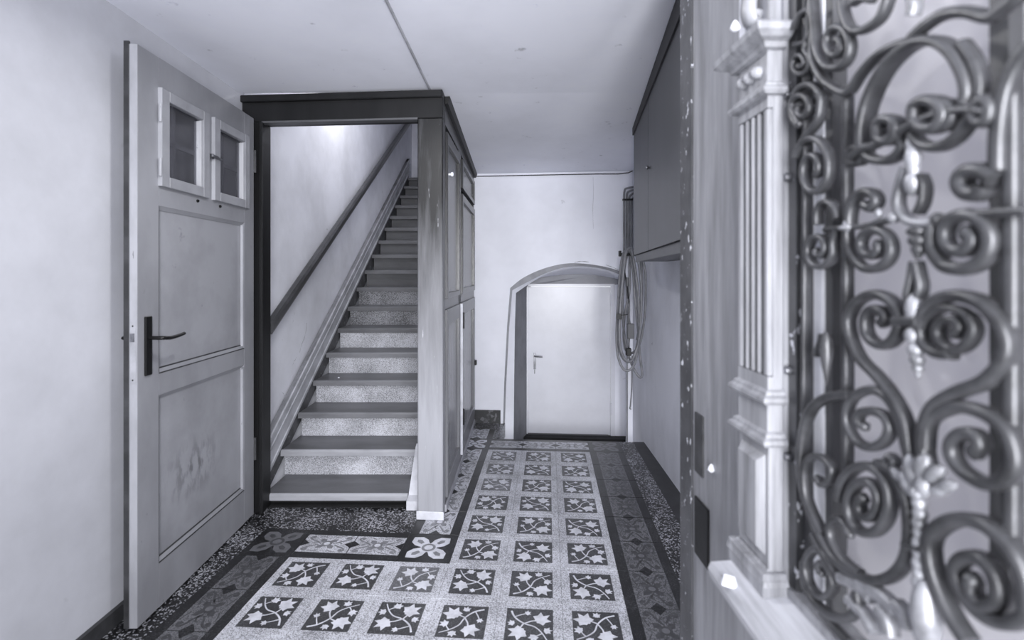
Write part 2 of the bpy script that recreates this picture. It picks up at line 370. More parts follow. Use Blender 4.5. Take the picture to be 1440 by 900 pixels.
# dark tiled baseboard bits
bb = MB(); bb.hexa([(-.335, 4.445, 0), (-.10, 4.428, 0), (-.10, 4.455, 0), (-.335, 4.47, 0), (-.335, 4.445, .115), (-.10, 4.428, .115), (-.10, 4.455, .115), (-.335, 4.47, .115)])
tag(bb.build('baseboard_back', M['baseboard']), kind='structure')
bb = MB(); quad(bb, [(-1.50, -.08), (-1.477, -.08), (-1.459, 2.72), (-1.50, 2.72)], 0, .06); tag(bb.build('baseboard_left', M['base_dark']), kind='structure')

# ---------------------------------------------------------------- cement tiles, one object each, children of the floor
def cell(poly, cx, cy, s, rot):
    ca, sa = math.cos(rot), math.sin(rot)
    return [(cx+s*(x*ca-y*sa), cy+s*(x*sa+y*ca)) for x, y in poly]
half = [(0, 1.08), (.26, .50), (.84, .66), (.62, .10), (.80, -.34), (.34, -.46), (.18, -.62)]
LEAF = half+[(0, -.52)]+[(-x, y) for x, y in reversed(half[1:])]
def strip(pts, w0, w1):
    pts = catmull(pts, 4); out = []
    n_ = len(pts); Ls, Rs = [], []
    for i, (x, y) in enumerate(pts):
        a, b_ = pts[max(i-1, 0)], pts[min(i+1, n_-1)]
        dx, dy = b_[0]-a[0], b_[1]-a[1]; l = math.hypot(dx, dy) or 1; w_ = w0+(w1-w0)*i/(n_-1)
        Ls.append((x-dy/l*w_, y+dx/l*w_)); Rs.append((x+dy/l*w_, y-dx/l*w_))
    return Ls+Rs[::-1], n_
def plate(mb, poly, z, mi): mb.add([(x, y, z) for x, y in poly], [list(range(len(poly)))], mi)
def ribbon(mb, pts, w0, w1, z, mi):
    pl, k = strip(pts, w0, w1); mb.add([(x, y, z) for x, y in pl], [(i, i+1, 2*k-2-i, 2*k-1-i) for i in range(k-1)], mi)
def body(mb, mi):
    h = P/2-.0004; t = .0012
    mb.add([(-h, -h, -.012), (h, -h, -.012), (h, h, -.012), (-h, h, -.012), (-h, -h, -t), (h, -h, -t), (h, h, -t), (-h, h, -t),
            (-h+t, -h+t, 0), (h-t, -h+t, 0), (h-t, h-t, 0), (-h+t, h-t, 0)],
           [(0, 1, 5, 4), (1, 2, 6, 5), (2, 3, 7, 6), (3, 0, 4, 7), (4, 5, 9, 8), (5, 6, 10, 9), (6, 7, 11, 10), (7, 4, 8, 11), (8, 9, 10, 11)], mi)
def mesh_of(mb, name, mats):
    me = bpy.data.meshes.new(name); me.from_pydata(mb.v, [], mb.f)
    for m in mats: me.materials.append(m)
    me.polygons.foreach_set('material_index', mb.m); me.update(); return me
def circ(x, y, r, n_=10): return [(x+r*math.cos(2*math.pi*i/n_), y+r*math.sin(2*math.pi*i/n_)) for i in range(n_)]
def field_mesh():
    mb = MB(); body(mb, 0); q = .0885
    plate(mb, [(-q, -q), (q, -q), (q, q), (-q, q)], .0002, 1)
    z = .0004
    S = lambda L: [(x*q, y*q) for x, y in L]
    ribbon(mb, S([(-.82, -.80), (-.4, -.62), (-.05, -.22), (.12, .22), (.45, .52), (.88, .74)]), .0038, .0020, z, 2)
    ribbon(mb, S([(-.05, -.22), (-.22, .1), (-.24, .3)]), .003, .0025, z, 2)
    ribbon(mb, S([(-.05, -.24), (.2, -.36), (.36, -.38)]), .003, .0025, z, 2)
    ribbon(mb, S([(-.45, -.64), (-.6, -.35), (-.66, -.2)]), .0025, .002, z, 2)
    ribbon(mb, S([(.5, .54), (.62, .38), (.66, .28)]), .0025, .002, z, 2)
    for (x, y, s, r) in ((-.34, .48, .44, math.radians(38)), (.48, -.42, .47, math.radians(-148))):
        plate(mb, cell(LEAF, x*q, y*q, s*q, r), z+.0001, 2)
    for (x, y, s, r) in ((-.70, -.10, .17, math.radians(30)), (.34, .74, .22, math.radians(10)), (.74, .20, .24, math.radians(-115)), (-.05, -.74, .20, math.radians(170))):
        plate(mb, cell(LEAF, x*q, y*q, s*q, r), z+.0001, 2)
    return mesh_of(mb, 'tile_ivy', [M['t_light'], M['t_dark'], M['t_leaf']])
def border_mesh(base, motif, light):
    """runs along x"""
    mb = MB(); body(mb, 0); h = P/2-.002; q = .078
    plate(mb, [(-h, -q), (h, -q), (h, q), (-h, q)], .0002, 1)
    z = .0004
    for sgn in (-1, 1):        # half diamonds at the joints
        plate(mb, [(sgn*h, -.03), (sgn*(h-.036), 0), (sgn*h, .03)][::sgn], z, 0)
    petals = []
    for k in range(4):
        a = math.pi/4+k*math.pi/2
        plate(mb, cell([(0, 1), (.5, .35), (.28, -.5), (-.28, -.5), (-.5, .35)], .030*math.cos(a), .030*math.sin(a), .030, a-math.pi/2), z+.00005*k, 2)
    for sx in (-1, 1):
        ribbon(mb, [(sx*.03, 0), (sx*.055, .012), (sx*.075, .0)], .004, .003, z, 2)
        for sy in (-1, 1):
            ribbon(mb, [(sx*.04, sy*.008), (sx*.062, sy*.022), (sx*.088, sy*.034), (sx*.102, sy*.052), (sx*.088, sy*.062), (sx*.078, sy*.052)], .004, .006, z, 2)
            plate(mb, circ(sx*.085, sy*.052, .009, 8), z+.0001, 2)
            ribbon(mb, [(sx*.02, sy*.055), (sx*.045, sy*.066), (sx*.07, sy*.07)], .003, .002, z, 2)
    plate(mb, circ(0, 0, .026, 12), z+.0003, 2); plate(mb, circ(0, 0, .015, 10), z+.0005, 3)
    return mesh_of(mb, 'tile_border', [M['t_black'], base, motif, light])
def corner_mesh(base, petal, motif):
    mb = MB(); body(mb, 0); z = .0002
    for k in range(4):
        a = math.pi/4+k*math.pi/2
        plate(mb, cell([(0, 1.1), (.55, .62), (.62, .05), (.42, -.4), (.42, -.9), (-.42, -.9), (-.42, -.4), (-.62, .05), (-.55, .62)], .058*math.cos(a), .058*math.sin(a), .062, a-math.pi/2), z+.00005*k, 1)
        plate(mb, cell([(0, .8), (.3, .45), (.2, -.2), (-.2, -.2), (-.3, .45)], .060*math.cos(a), .060*math.sin(a), .045, a-math.pi/2), z+.0003, 2)
    plate(mb, circ(0, 0, .034, 14), z+.0005, 2); plate(mb, circ(0, 0, .021, 12), z+.0007, 1)
    return mesh_of(mb, 'tile_flower', [base, petal, motif])
me_f = field_mesh(); me_w = me_f.copy(); me_w.materials[1] = M['t_worn']
me_bl = border_mesh(M['t_light'], M['t_grey'], M['t_leaf'])
me_bd = border_mesh(M['b_base'], M['b_motif'], M['b_light'])
me_cl = corner_mesh(M['t_black'], M['t_leaf'], M['t_grey'])
me_cd = corner_mesh(M['t_black'], M['b_light'], M['b_motif'])
def tile(me, u, v, rot=0):
    o = bpy.data.objects.new('tile', me); COL.objects.link(o); o.parent = floor
    p = T(u+.5, v+.5); o.location = (p.x, p.y, 0+R.uniform(-.0003, .0003)); o.rotation_euler = (R.uniform(-.0012, .0012), R.uniform(-.0012, .0012), -TH+rot*math.pi/2)
VMAX = 13
for v in range(1, VMAX):
    for u in range(-3, 3):
        if u < 0 and v < 7: continue
        tile(me_w if (u == 0 and v < 4) or (u, v) in ((-1, 7), (-2, 9), (0, 9)) else me_f, u, v, (u+v) % 2+(2 if R.random() < .3 else 0))
    tile(me_bd, 3, v, 1)
    if v < 6: tile(me_bl, -1, v, 1)
    if v >= 7: tile(me_bd, -4, v, 1)
for u in (0, 1, 2): tile(me_bl, u, 0, 0)
for u in (-3, -2): tile(me_bl, u, 6, 0)
tile(me_cl, -1, 0); tile(me_cd, 3, 0); tile(me_cl, -1, 6); tile(me_cd, -4, 6)
for v in (-1,): tile(me_bl, -1, v, 1)

# ---------------------------------------------------------------- frame of the stair opening: lintel and posts
fr = empty('trim_1', (-.93, 2.75, 0)); tag(fr, kind='structure')
def FY(x): return 2.776+(x+1.48)*(-.078)
def fbox(name, xa, xb, za, zb, d0=0, d1=.10, m='dark_paint', bev=.003, par=fr):
    mb = MB(); p = []
    mb.box(xa, xb, d0, d1, za, zb, T=lambda x, y, z: (x, FY(x)+y, z), bev=bev); return mb.build(name, M[m], par)
fbox('lintel', -1.474, -.366, 2.13, 2.275, 0, .10)
mb = MB(); mb.box(-1.474, -.366, -.022, 0, 2.235, 2.272, T=lambda x, y, z: (x, FY(x)+y, z), bev=.004); mb.build('lintel_moulding', M['dark_paint'], fr)
mb = MB(); mb.box(-1.36, -.50, -.008, .04, 2.122, 2.132, T=lambda x, y, z: (x, FY(x)+y, z)); mb.build('lintel_edge', M['riser_dark'], fr)
fbox('post', -1.474, -1.36, 0.0, 2.13, .0, .10)
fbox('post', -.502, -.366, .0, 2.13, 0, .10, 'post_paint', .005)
fbox('post_plinth', -.508, -.360, .0, .045, -.006, .0, 'white_paint')
mb = MB(); mb.box(-1.372, -1.352, -.014, .006, 0, 2.13, T=lambda x, y, z: (x, FY(x)+y, z), bev=.003); mb.build('post_bead', M['dark_paint'], fr)

# ================================================================ staircase
st = empty('staircase', (-.95, 2.9, 0)); tag(st, 'steep straight staircase of grey treads and stippled pale risers climbing behind the dark frame', 'staircase')
G_, RI = .253, .1592
def nz(n_): return .068+RI*(n_-1)
def ny(n_): return 2.85+G_*(n_-1)
for k in range(1, 18):
    xa, xb = -1.412, -.505
    if k == 1: xa, xb = -1.395, -.585
    y, z = ny(k), nz(k)
    mb = MB(); mb.box(xa, xb, y+.012, y+G_+.034, z-.034, z, bev=.003); tr = mb.build('tread', M['tread'], st)
    mb = MB(); prof = [(0, -.036), (.014, -.036), (.014, .0015), (.008, .0015), (.002, -.003), (0, -.010)]
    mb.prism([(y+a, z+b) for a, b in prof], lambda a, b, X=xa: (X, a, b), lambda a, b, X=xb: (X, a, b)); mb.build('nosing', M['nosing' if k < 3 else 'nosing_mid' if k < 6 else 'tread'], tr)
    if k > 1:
        mb = MB(); mb.box(xa+.012, xb, y+.030, y+.045, nz(k-1), z-.034); mb.build('riser', M['riser' if k < 7 else 'riser_mid' if k < 9 else 'riser_dark'], st)  # risers switch to darker copies up the flight as painted light falloff
mb = MB(); mb.box(-1.43, -.585, 2.90, 2.92, -.001, .034); mb.box(-1.385, -.60, 2.838, 2.90, -.001, .0015); mb.build('toe_gap_shade', M['pit'], st)  # black board and flat strip stand in for the shaded gap below the tread
# wall stringer (dark, recessed) and the moulded skirting above it
sl = RI/G_
def slab_line(mb, x0, x1, lo, hi, y0=2.86, y1=6.95, mi=0):
    zl = lambda y, o_: .068+(y-2.85)*sl+o_
    mb.hexa([(x0, y0, max(zl(y0, lo), 0)), (x1, y0, max(zl(y0, lo), 0)), (x1, y1, zl(y1, lo)), (x0, y1, zl(y1, lo)),
             (x0, y0, zl(y0, hi)), (x1, y0, zl(y0, hi)), (x1, y1, zl(y1, hi)), (x0, y1, zl(y1, hi))], mi)
mb = MB(); slab_line(mb, -1.434, -1.412, -.22, .04); mb.build('stringer', M['stringer'], st)
mb = MB(); slab_line(mb, -1.434, -1.402, .04, .235); mb.build('skirting_board', M['skirt'], st)
mb = MB(); slab_line(mb, -1.434, -1.392, .205, .235); slab_line(mb, -1.402, -1.396, .15, .162); slab_line(mb, -1.402, -1.394, .04, .062); mb.build('skirting_moulding', M['skirt'], st)
mb = MB(); mb.prism([(2.80, 0), (3.10, 0), (3.10, .27), (3.07, .26), (2.86, .06), (2.80, .05)], lambda a, b: (-.582, a, b), lambda a, b: (-.508, a, b)); mb.build('stringer_foot', M['white_paint'], st)
mb = MB(); slab_line(mb, -.507, -.503, -.3, .25, 3.0, 6.95); mb.build('stringer', M['stringer'], st)
mb = MB(); 
mb.tube(catmull([(0, 0, 0), (.004, .006, .002), (.01, .004, .003)], 3), .002, .002); o = None

# handrail on the stairwell wall
hr = empty('stair_handrail', (-1.39, 4.7, 2.1)); tag(hr, 'dark varnished handrail sloping up the white stairwell wall', 'handrail')
def rz(y): return .937+(y-2.78)*.598
mb = MB(); pr = [(-.022, -.036), (.016, -.036), (.022, -.02), (.024, .018), (.014, .036), (-.012, .038), (-.022, .028)]
mb.prism(pr, lambda a, b: (-1.375+a, 2.88, rz(2.88)+b), lambda a, b: (-1.375+a, 6.9, rz(6.9)+b), smooth=False); mb.build('rail', M['rail'], hr)
for y in (3.15, 4.1, 5.05, 6.0, 6.75):
    mb = MB(); mb.tube([(-1.44, y, rz(y)-.10), (-1.40, y, rz(y)-.085), (-1.375, y, rz(y)-.035)], .007, n=6); mb.lathe([(.018, 0), (.018, .006)], (-1.44, y, rz(y)-.10), (1, 0, 0), 8); mb.build('bracket', M['rail'], hr)

# assumed lamp added on the stairwell wall, unseen above the lintel line of sight
# added fill lamp under the hall ceiling, unseen just above the frame
hl = empty('added_hall_lamp', (-.46, 1.5, 2.30)); tag(hl, 'small grey metal downlight added on the hall ceiling as unseen fill light', 'lamp')
mb = MB(); mb.lathe([(.045, 0), (.045, .012), (.10, .035), (.115, .07), (.11, .07), (.09, .04), (.0, .03)], (-.46, 1.5, zceil(1.5)), (0, 0, -1), 20); mb.build('fill_lamp_housing', M['steel'], hl)
mb = MB(); mb.lathe([(.0, .050), (.095, .050), (.095, .054), (0, .054)], (-.46, 1.5, zceil(1.5)), (0, 0, -1), 20); mb.build('fill_lamp_diffuser', M['lamp'], hl)
hp0 = bpy.data.lights.new('hall_fill_light', 'AREA'); hp0.shape = 'DISK'; hp0.size = .18; hp0.energy = 13; hp0.color = (1, .995, .99)
hpo = bpy.data.objects.new('hall_fill_light', hp0); COL.objects.link(hpo); hpo.location = (-.46, 1.5, zceil(1.5)-.06)
lp = empty('assumed_stair_lamp', (-1.44, 4.1, 2.9)); tag(lp, 'unseen opal globe lamp assumed on the stairwell wall, added to light the plaster above the stairs', 'lamp')  # assumed lamp, out of sight, added for the glow on the stairwell plaster
mb = MB(); mb.lathe([(.045, 0), (.045, .012), (.02, .03), (.02, .05)], (-1.44, 4.1, 2.9), (1, 0, 0)); mb.build('assumed_lamp_base', M['steel'], lp)
mb = MB(); mb.lathe([(.02, -.06), (.045, -.045), (.06, 0), (.045, .045), (.02, .06)], (-1.36, 4.1, 2.9), (0, 0, 1)); mb.build('assumed_lamp_shade', M['lamp'], lp)
pl = bpy.data.lights.new('assumed_stair_light', 'POINT'); pl.energy = 24; pl.shadow_soft_size = .07; pl.color = (1, .99, .98)
plo = bpy.data.objects.new('assumed_stair_light', pl); COL.objects.link(plo); plo.location = (-1.0, 4.0, 2.95)  # added point light stands well clear of the assumed globe

# ================================================================ understair cupboard
cu = empty('tall_cupboard', (-.40, 3.58, 0)); tag(cu, 'tall dark panelled cupboard running from the stair post to the back wall', 'cupboard')
def CT(d, s, z):            # d = out into the hall, s along the face from the post
    return (-.370+.0222*s+d, 2.78+s*.9998-.0222*d-.0, z)
SL = 1.66
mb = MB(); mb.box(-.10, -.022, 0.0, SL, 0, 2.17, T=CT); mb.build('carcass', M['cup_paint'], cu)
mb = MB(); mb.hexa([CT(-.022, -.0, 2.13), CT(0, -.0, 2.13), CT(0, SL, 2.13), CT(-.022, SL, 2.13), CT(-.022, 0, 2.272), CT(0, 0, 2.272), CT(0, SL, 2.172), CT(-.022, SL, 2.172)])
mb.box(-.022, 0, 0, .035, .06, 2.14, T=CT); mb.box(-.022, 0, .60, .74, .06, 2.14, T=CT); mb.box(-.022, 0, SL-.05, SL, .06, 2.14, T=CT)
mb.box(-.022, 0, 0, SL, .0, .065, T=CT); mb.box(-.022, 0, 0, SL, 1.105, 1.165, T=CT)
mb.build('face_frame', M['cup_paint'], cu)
mb = MB(); mb.hexa([CT(-.0, 0, 2.235), CT(.02, 0, 2.235), CT(.02, SL, 2.145), CT(0, SL, 2.145), CT(0, 0, 2.274), CT(.03, 0, 2.274), CT(.03, SL, 2.176), CT(0, SL, 2.176)]); mb.build('cornice', M['dark_paint'], cu)
mb = MB(); mb.box(.0, .012, 0, SL, 0, .04, T=CT, bev=.003); mb.build('plinth', M['skirt'], cu)
def cdoor(name, s0, s1, z0, z1, rail_t=.07, rail_b=.07, st_=.05, open_edge=False):
    o = empty(name, CT(0, (s0+s1)/2, z0), cu); o.location = Vector(CT(0, (s0+s1)/2, z0))-Vector(cu.location)
    mb = MB()
    mb.box(-.01, .014, s0, s0+st_, z0, z1, T=CT, bev=.002); mb.box(-.01, .014, s1-st_, s1, z0, z1, T=CT, bev=.002)
    mb.box(-.01, .014, s0+st_, s1-st_, z0, z0+rail_b, T=CT, bev=.002); mb.box(-.01, .014, s0+st_, s1-st_, z1-rail_t, z1, T=CT, bev=.002)
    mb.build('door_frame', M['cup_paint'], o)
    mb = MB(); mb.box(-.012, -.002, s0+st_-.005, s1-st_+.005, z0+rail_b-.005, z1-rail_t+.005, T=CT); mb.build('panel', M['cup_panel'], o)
    return o
d1_ = cdoor('door', .035, .60, 1.165, 2.09, .06, .03, .03)
d2_ = cdoor('door', .74, SL-.05, 1.165, 1.86, .05, .04, .05)
d3_ = cdoor('door', .74, SL-.05, 1.90, 2.10, .03, .03, .05)
d4_ = cdoor('door', .035, .60, .065, 1.105, .09, .10, .04)
d5_ = cdoor('door', .70, SL-.05, .065, 1.105, .09, .12, .07)
mb = MB(); mb.box(-.0, .019, .686, .699, .07, 1.10, T=CT); mb.build('open_edge', M['white_paint'], cu)
for z in (.27, .93):
    mb = MB(); mb.lathe([(.007, 0), (.007, .11)], CT(.022, .705, z), (0, 0, 1), 8); mb.build('hinge', M['black_iron'], cu)
mb = MB(); mb.lathe([(.006, 0), (.006, .012), (.013, .018), (.013, .026), (.006, .03)], CT(.012, .065, 1.86), (1, 0, 0), 10); mb.build('knob', M['paper'], cu)
mb = MB(); mb.lathe([(.012, 0), (.012, .006)], CT(.0, .40, 2.11), (1, 0, 0), 10); mb.build('keyhole', M['black_iron'], cu)
mb = MB(); mb.box(.012, .03, SL-.07, SL-.03, .52, .56, T=CT, bev=.004); mb.build('latch', M['black_iron'], cu)

# ================================================================ door_1: the open panelled door on the left
d1 = empty('door_1', (-1.37, 2.74, 0)); tag(d1, kind='structure')
def DT(n_, s, z):           # n_ = out of the hall-side face, s from the free edge to the hinge
    return (-1.366-.0293*s+n_, 1.854+s*.9996+.0293*n_, z)
Lw = .888; TK = .042
def dbox(name, s0, s1, z0, z1, n0, n1, m, par=d1, bev=0):
    mb = MB(); mb.box(n0, n1, s0, s1, z0, z1, T=DT, bev=bev); return mb.build(name, M[m], par)
Z0, Z1 = .008, 2.142
dbox('stile', 0.0, .118, Z0, Z1, -TK, 0, 'door', bev=.002)
dbox('stile', .783, Lw, Z0, Z1, -TK, 0, 'door', bev=.002)
for a, b in ((Z0, .182), (.832, .918), (1.567, 1.643), (2.024, Z1)): dbox('rail', .118, .783, a, b, -TK, 0, 'door')
dbox('mullion', .440, .484, 1.643, 2.024, -TK, 0, 'door')
for a, b in ((.182, .832), (.918, 1.567)):
    dbox('panel', .118, .783, a, b, -.03, -.014, 'door_panel')
    mb = MB(); k = .016
    for q in (((.118, a), (.783, a), (.783-k, a+k), (.118+k, a+k)), ((.118, b), (.783, b), (.783-k, b-k), (.118+k, b-k)), ((.118, a), (.118, b), (.118+k, b-k), (.118+k, a+k)), ((.783, a), (.783, b), (.783-k, b-k), (.783-k, a+k))):
        hh = [-.001, -.001, -.011, -.011]
        mb.hexa([DT(-.0135, s, z) for s, z in q]+[DT(h_, s, z) for h_, (s, z) in zip(hh, q)])
    mb.build('panel_moulding', M['door'], d1)
    dbox('panel_joint', .134, .767, a+.0150, a+.0195, -.0135, -.0095, 'base_dark'); dbox('panel_joint', .118, .783, a-.003, a+.0015, -.004, .0006, 'base_dark'); dbox('panel_joint', .116, .1195, a, b, -.004, .0006, 'grey_plastic')
    dbox('panel_moulding', .767, .783, a+.012, b-.012, -.013, .001, 'door_light')
# rubbed, smudged patch in the paint of the lower panel
_m = M['door_panel']; _N = _m.node_tree.nodes; _L = _m.node_tree.links; _b = _N['Principled BSDF']
_src = _b.inputs['Base Color'].links[0].from_socket
_g = _N.new('ShaderNodeNewGeometry'); _mp = _N.new('ShaderNodeMapping'); _c0 = DT(-.014, .37, .46)
_mp.vector_type = 'POINT'; _mp.inputs['Location'].default_value = (0, -_c0[1]/.24, -_c0[2]/.15); _mp.inputs['Scale'].default_value = (0, 1/.24, 1/.15)
_L.new(_g.outputs['Position'], _mp.inputs['Vector']); _ln = _N.new('ShaderNodeVectorMath'); _ln.operation = 'LENGTH'; _L.new(_mp.outputs[0], _ln.inputs[0])
_r = _N.new('ShaderNodeMapRange'); _r.inputs['From Min'].default_value = 1.0; _r.inputs['From Max'].default_value = .2; _L.new(_ln.outputs['Value'], _r.inputs['Value'])
_n = _N.new('ShaderNodeTexNoise'); _n.inputs['Scale'].default_value = 28; _n.inputs['Detail'].default_value = 5; _mq = _N.new('ShaderNodeMapping'); _mq.inputs['Scale'].default_value = (1, 1, .45)
_L.new(_g.outputs['Position'], _mq.inputs['Vector']); _L.new(_mq.outputs[0], _n.inputs['Vector'])
_q = _N.new('ShaderNodeMapRange'); _q.inputs['From Min'].default_value = .46; _q.inputs['From Max'].default_value = .6; _L.new(_n.outputs['Fac'], _q.inputs['Value'])
_mu = _N.new('ShaderNodeMath'); _mu.operation = 'MULTIPLY'; _L.new(_r.outputs[0], _mu.inputs[0]); _L.new(_q.outputs[0], _mu.inputs[1])
_mx = _N.new('ShaderNodeMix'); _mx.data_type = 'RGBA'; _mx.inputs['B'].default_value = c(112); _L.new(_mu.outputs[0], _mx.inputs['Factor']); _L.new(_src, _mx.inputs['A']); _L.new(_mx.outputs['Result'], _b.inputs['Base Color'])
# free edge strip, lock plate, latch
dbox('edge_strip', -.0015, 0, Z0+.002, Z1-.002, -.026, 0, 'door_light')
dbox('edge_rebate', -.002, .006, Z0+.002, Z1+.01, -.048, -.030, 'base_dark')
lk = dbox('lock_plate', -.003, 0, .90, 1.128, -.024, -.004, 'skirt')
dbox('latch', -.010, -.003, 1.055, 1.085, -.020, -.008, 'steel', lk)
for z in (.915, 1.112): 
    mb = MB(); mb.lathe([(.003, 0), (.003, .001)], DT(-.014, -.004, z), (0, -1, 0), 6); mb.build('screw', M['black_iron'], lk)
hp = dbox('handle_plate', .034, .070, .922, 1.143, 0, .008, 'black_iron', bev=.002)
mb = MB(); mb.tube(catmull([DT(.005, .052, 1.062), DT(.045, .052, 1.062), DT(.058, .062, 1.061), DT(.058, .10, 1.057), DT(.058, .15, 1.060), DT(.056, .185, 1.064)], 4), .0085, .007, n=10, taper=lambda t: 1.1-.35*abs(t-.3)); mb.build('lever', M['black_iron'], hp)
mb = MB(); mb.tube([DT(-.042, .05, 1.062), DT(-.085, .05, 1.062), DT(-.095, .10, 1.062)], .008, .007, n=8); mb.build('lever', M['black_iron'], d1)
# casements
def casement(s0, s1, hinge):
    z0, z1 = 1.643, 2.024
    o = empty('casement', (0, 0, 0), d1)
    mb = MB(); w_ = .046
    a, b = s0, s1; n0, n1 = -.004, .016
    mb.box(n0, n1, a, a+w_, z0, z1, T=DT, bev=.002); mb.box(n0, n1, b-w_, b, z0, z1, T=DT, bev=.002)
    mb.box(n0, n1, a+w_, b-w_, z0, z0+.042, T=DT, bev=.002); mb.box(n0, n1, a+w_, b-w_, z1-.042, z1, T=DT, bev=.002)
    mb.build('casement_frame', M['door_bead'], o)
    dbox('casement_edge', a-.0015, a+.004, z0, z1, -.002, .016, 'door_light', o)
    mb = MB()
    mb.hexa([DT(-.022, b-w_-.010, z0+.04), DT(.0, b-w_-.002, z0+.03), DT(.014, b-w_+.004, z0+.03), DT(-.022, b-w_+.002, z0+.04), DT(-.022, b-w_-.010, z1-.05), DT(.0, b-w_-.002, z1-.045), DT(.014, b-w_+.004, z1-.045), DT(-.022, b-w_+.002, z1-.05)])
    mb.build('glazing_bead', M['door_light'], o)
    mb = MB(); mb.box(-.016, -.013, a+w_, b-w_, z0+.04, z1-.04, T=DT); mb.build('pane', M['glass_clear'], o)
    mb = MB(); m_ = a+w_+(b-a-2*w_)*.38
    mb.box(-.036, -.024, m_-.010, m_+.010, z0, z1, T=DT); mb.box(-.036, -.024, a+.02, b-.02, 1.825, 1.842, T=DT); mb.build('glazing_bar', M['door_light'], o)
    if hinge:
        for z in (1.715, 1.925):
            mb = MB(); mb.lathe([(.006, 0), (.0065, .002), (.0065, .068), (.006, .07)], DT(.012, a-.006, z-.035), (0, 0, 1), 8); mb.build('hinge', M['door_light'], o)
    return o
casement(.114, .440, True); c2 = casement(.484, .812, False)
mb = MB(); mb.lathe([(.012, -.012), (.012, .0)], DT(.018, .462, 1.838), (1, 0, 0), 10); mb.box(.018, .026, .445, .50, 1.831, 1.845, T=DT, bev=.002); mb.tube([DT(.022, .49, 1.838), DT(.028, .515, 1.832)], .005, n=6); mb.build('catch', M['steel'], d1)
for s, z in ((.37, 1.622), (.55, 1.622)):
    mb = MB(); mb.lathe([(.007, 0), (.006, .006)], DT(0, s, z), (1, 0, 0), 8); mb.build('stud', M['black_iron'], d1)
for z in (.3, 1.85):
    mb = MB(); mb.lathe([(.008, 0), (.008, .12)], DT(.004, Lw+.004, z), (0, 0, 1), 8); mb.build('hinge', M['base_dark'], d1)

# ================================================================ door_2: small cellar door in the arch
d2 = empty('door_2', (.55, 4.82, -.22)); tag(d2, kind='structure')
def ET(s, n_, z):            # s = world x across, n_ = depth towards the hall
    return (s, yd(s)-n_, z)
DL, DR, DB, DTp = .150, .925, -.215, 1.183
def ebox(name, s0, s1, z0, z1, n0, n1, m, par=d2, bev=0):
    mb = MB(); mb.box(s0, s1, -n1, -n0, z0, z1, T=lambda x, y, z: (x, yd(x)+y, z), bev=bev); return mb.build(name, M[m], par)
ebox('jamb', .136, DL, DB, DTp+.02, -.02, .008, 'cellar'); ebox('jamb', DR+.004, .968, DB-.2, DTp+.02, -.02, .004, 'cellar')
ebox('head', .136, DR+.04, DTp+.004, DTp+.028, -.02, .010, 'cellar')
ebox('leaf', DL+.002, DR, DB, DTp, -.035, .003, 'cellar', bev=.003)
hp2 = ebox('handle_plate', .203, .227, .40, .555, .003, .008, 'steel', bev=.001)
mb = MB(); mb.tube([ET(.215, .008, .526), ET(.215, .04, .526), ET(.225, .045, .526), ET(.288, .045, .524)], .007, n=8); mb.build('lever', M['steel'], hp2)
mb = MB(); mb.box(.213, .217, -.03, -.008, .42, .45, T=lambda x, y, z: (x, yd(x)+y, z)); mb.tube([ET(.215, .02, .42), ET(.215, .022, .36)], .003, n=6); mb.build('key', M['grey_plastic'], hp2)
for z in (.0, 1.02):
    mb = MB(); mb.lathe([(.008, 0), (.008, .11)], ET(DR+.004, .012, z-.02), (0, 0, 1), 8); mb.build('hinge', M['cellar'], d2)
    ebox('hinge_leaf', DR+.006, DR+.03, z-.02, z+.09, .004, .008, 'cellar')
ebox('threshold', .06, 1.08, -.34, DB-.004, -.03, .10, 'pit')
ebox('weather_bar', DL, DR-.02, DB-.004, DB+.008, .003, .014, 'grey_plastic')

# ================================================================ wall cabinet (right)
wc = empty('wall_cabinet', (.85, 2.5, 1.42)); tag(wc, 'slate grey wall cupboard hung under the ceiling on the right wall', 'cabinet')
def WX(y): return .805+.129*(y-3.29)
Yn, Yf, zb = 1.45, 3.29, 1.424
def wquad(mb, ya, yb, z0, z1, o0, o1):
    p = [(WX(ya)-o1, ya), (WX(ya)-o0, ya), (WX(yb)-o0, yb), (WX(yb)-o1, yb)]
    v = [(x, y, z0(y) if callable(z0) else z0) for x, y in p]+[(x, y, z1(y) if callable(z1) else z1) for x, y in p]
    mb.hexa(v)
mb = MB(); zt = lambda y: zceil(y)-.004
p = [(WX(Yn), Yn), (xright(Yn)-.003, Yn), (xright(Yf)-.003, Yf), (WX(Yf), Yf)]
mb.hexa([(x, y, zb-.04) for x, y in p]+[(x, y, zt(y)) for x, y in p]); mb.build('carcass', M['cabinet'], wc)
for ya, yb in ((Yn+.01, 2.612), (2.618, Yf-.012)):
    mb = MB(); wquad(mb, ya, yb, zb, 2.20, .0, .018); dd = mb.build('door', M['cabinet'], wc)
    mb = MB(); mb.lathe([(.005, 0), (.005, .01), (.010, .016), (.009, .022), (.004, .025)], (WX(yb)-.018-(.0), ya+.04 if ya > 2.5 else yb-.04, 1.84), (-1, 0, 0), 10); mb.build('knob', M['steel'], dd)
mb = MB(); wquad(mb, Yn, Yf, 2.20, zt, .0, .026); mb.build('cornice', M['cabinet_dark'], wc)
mb = MB(); wquad(mb, Yn, Yf, zb-.045, zb-.006, .0, .006); mb.build('bottom_rail', M['cabinet'], wc)

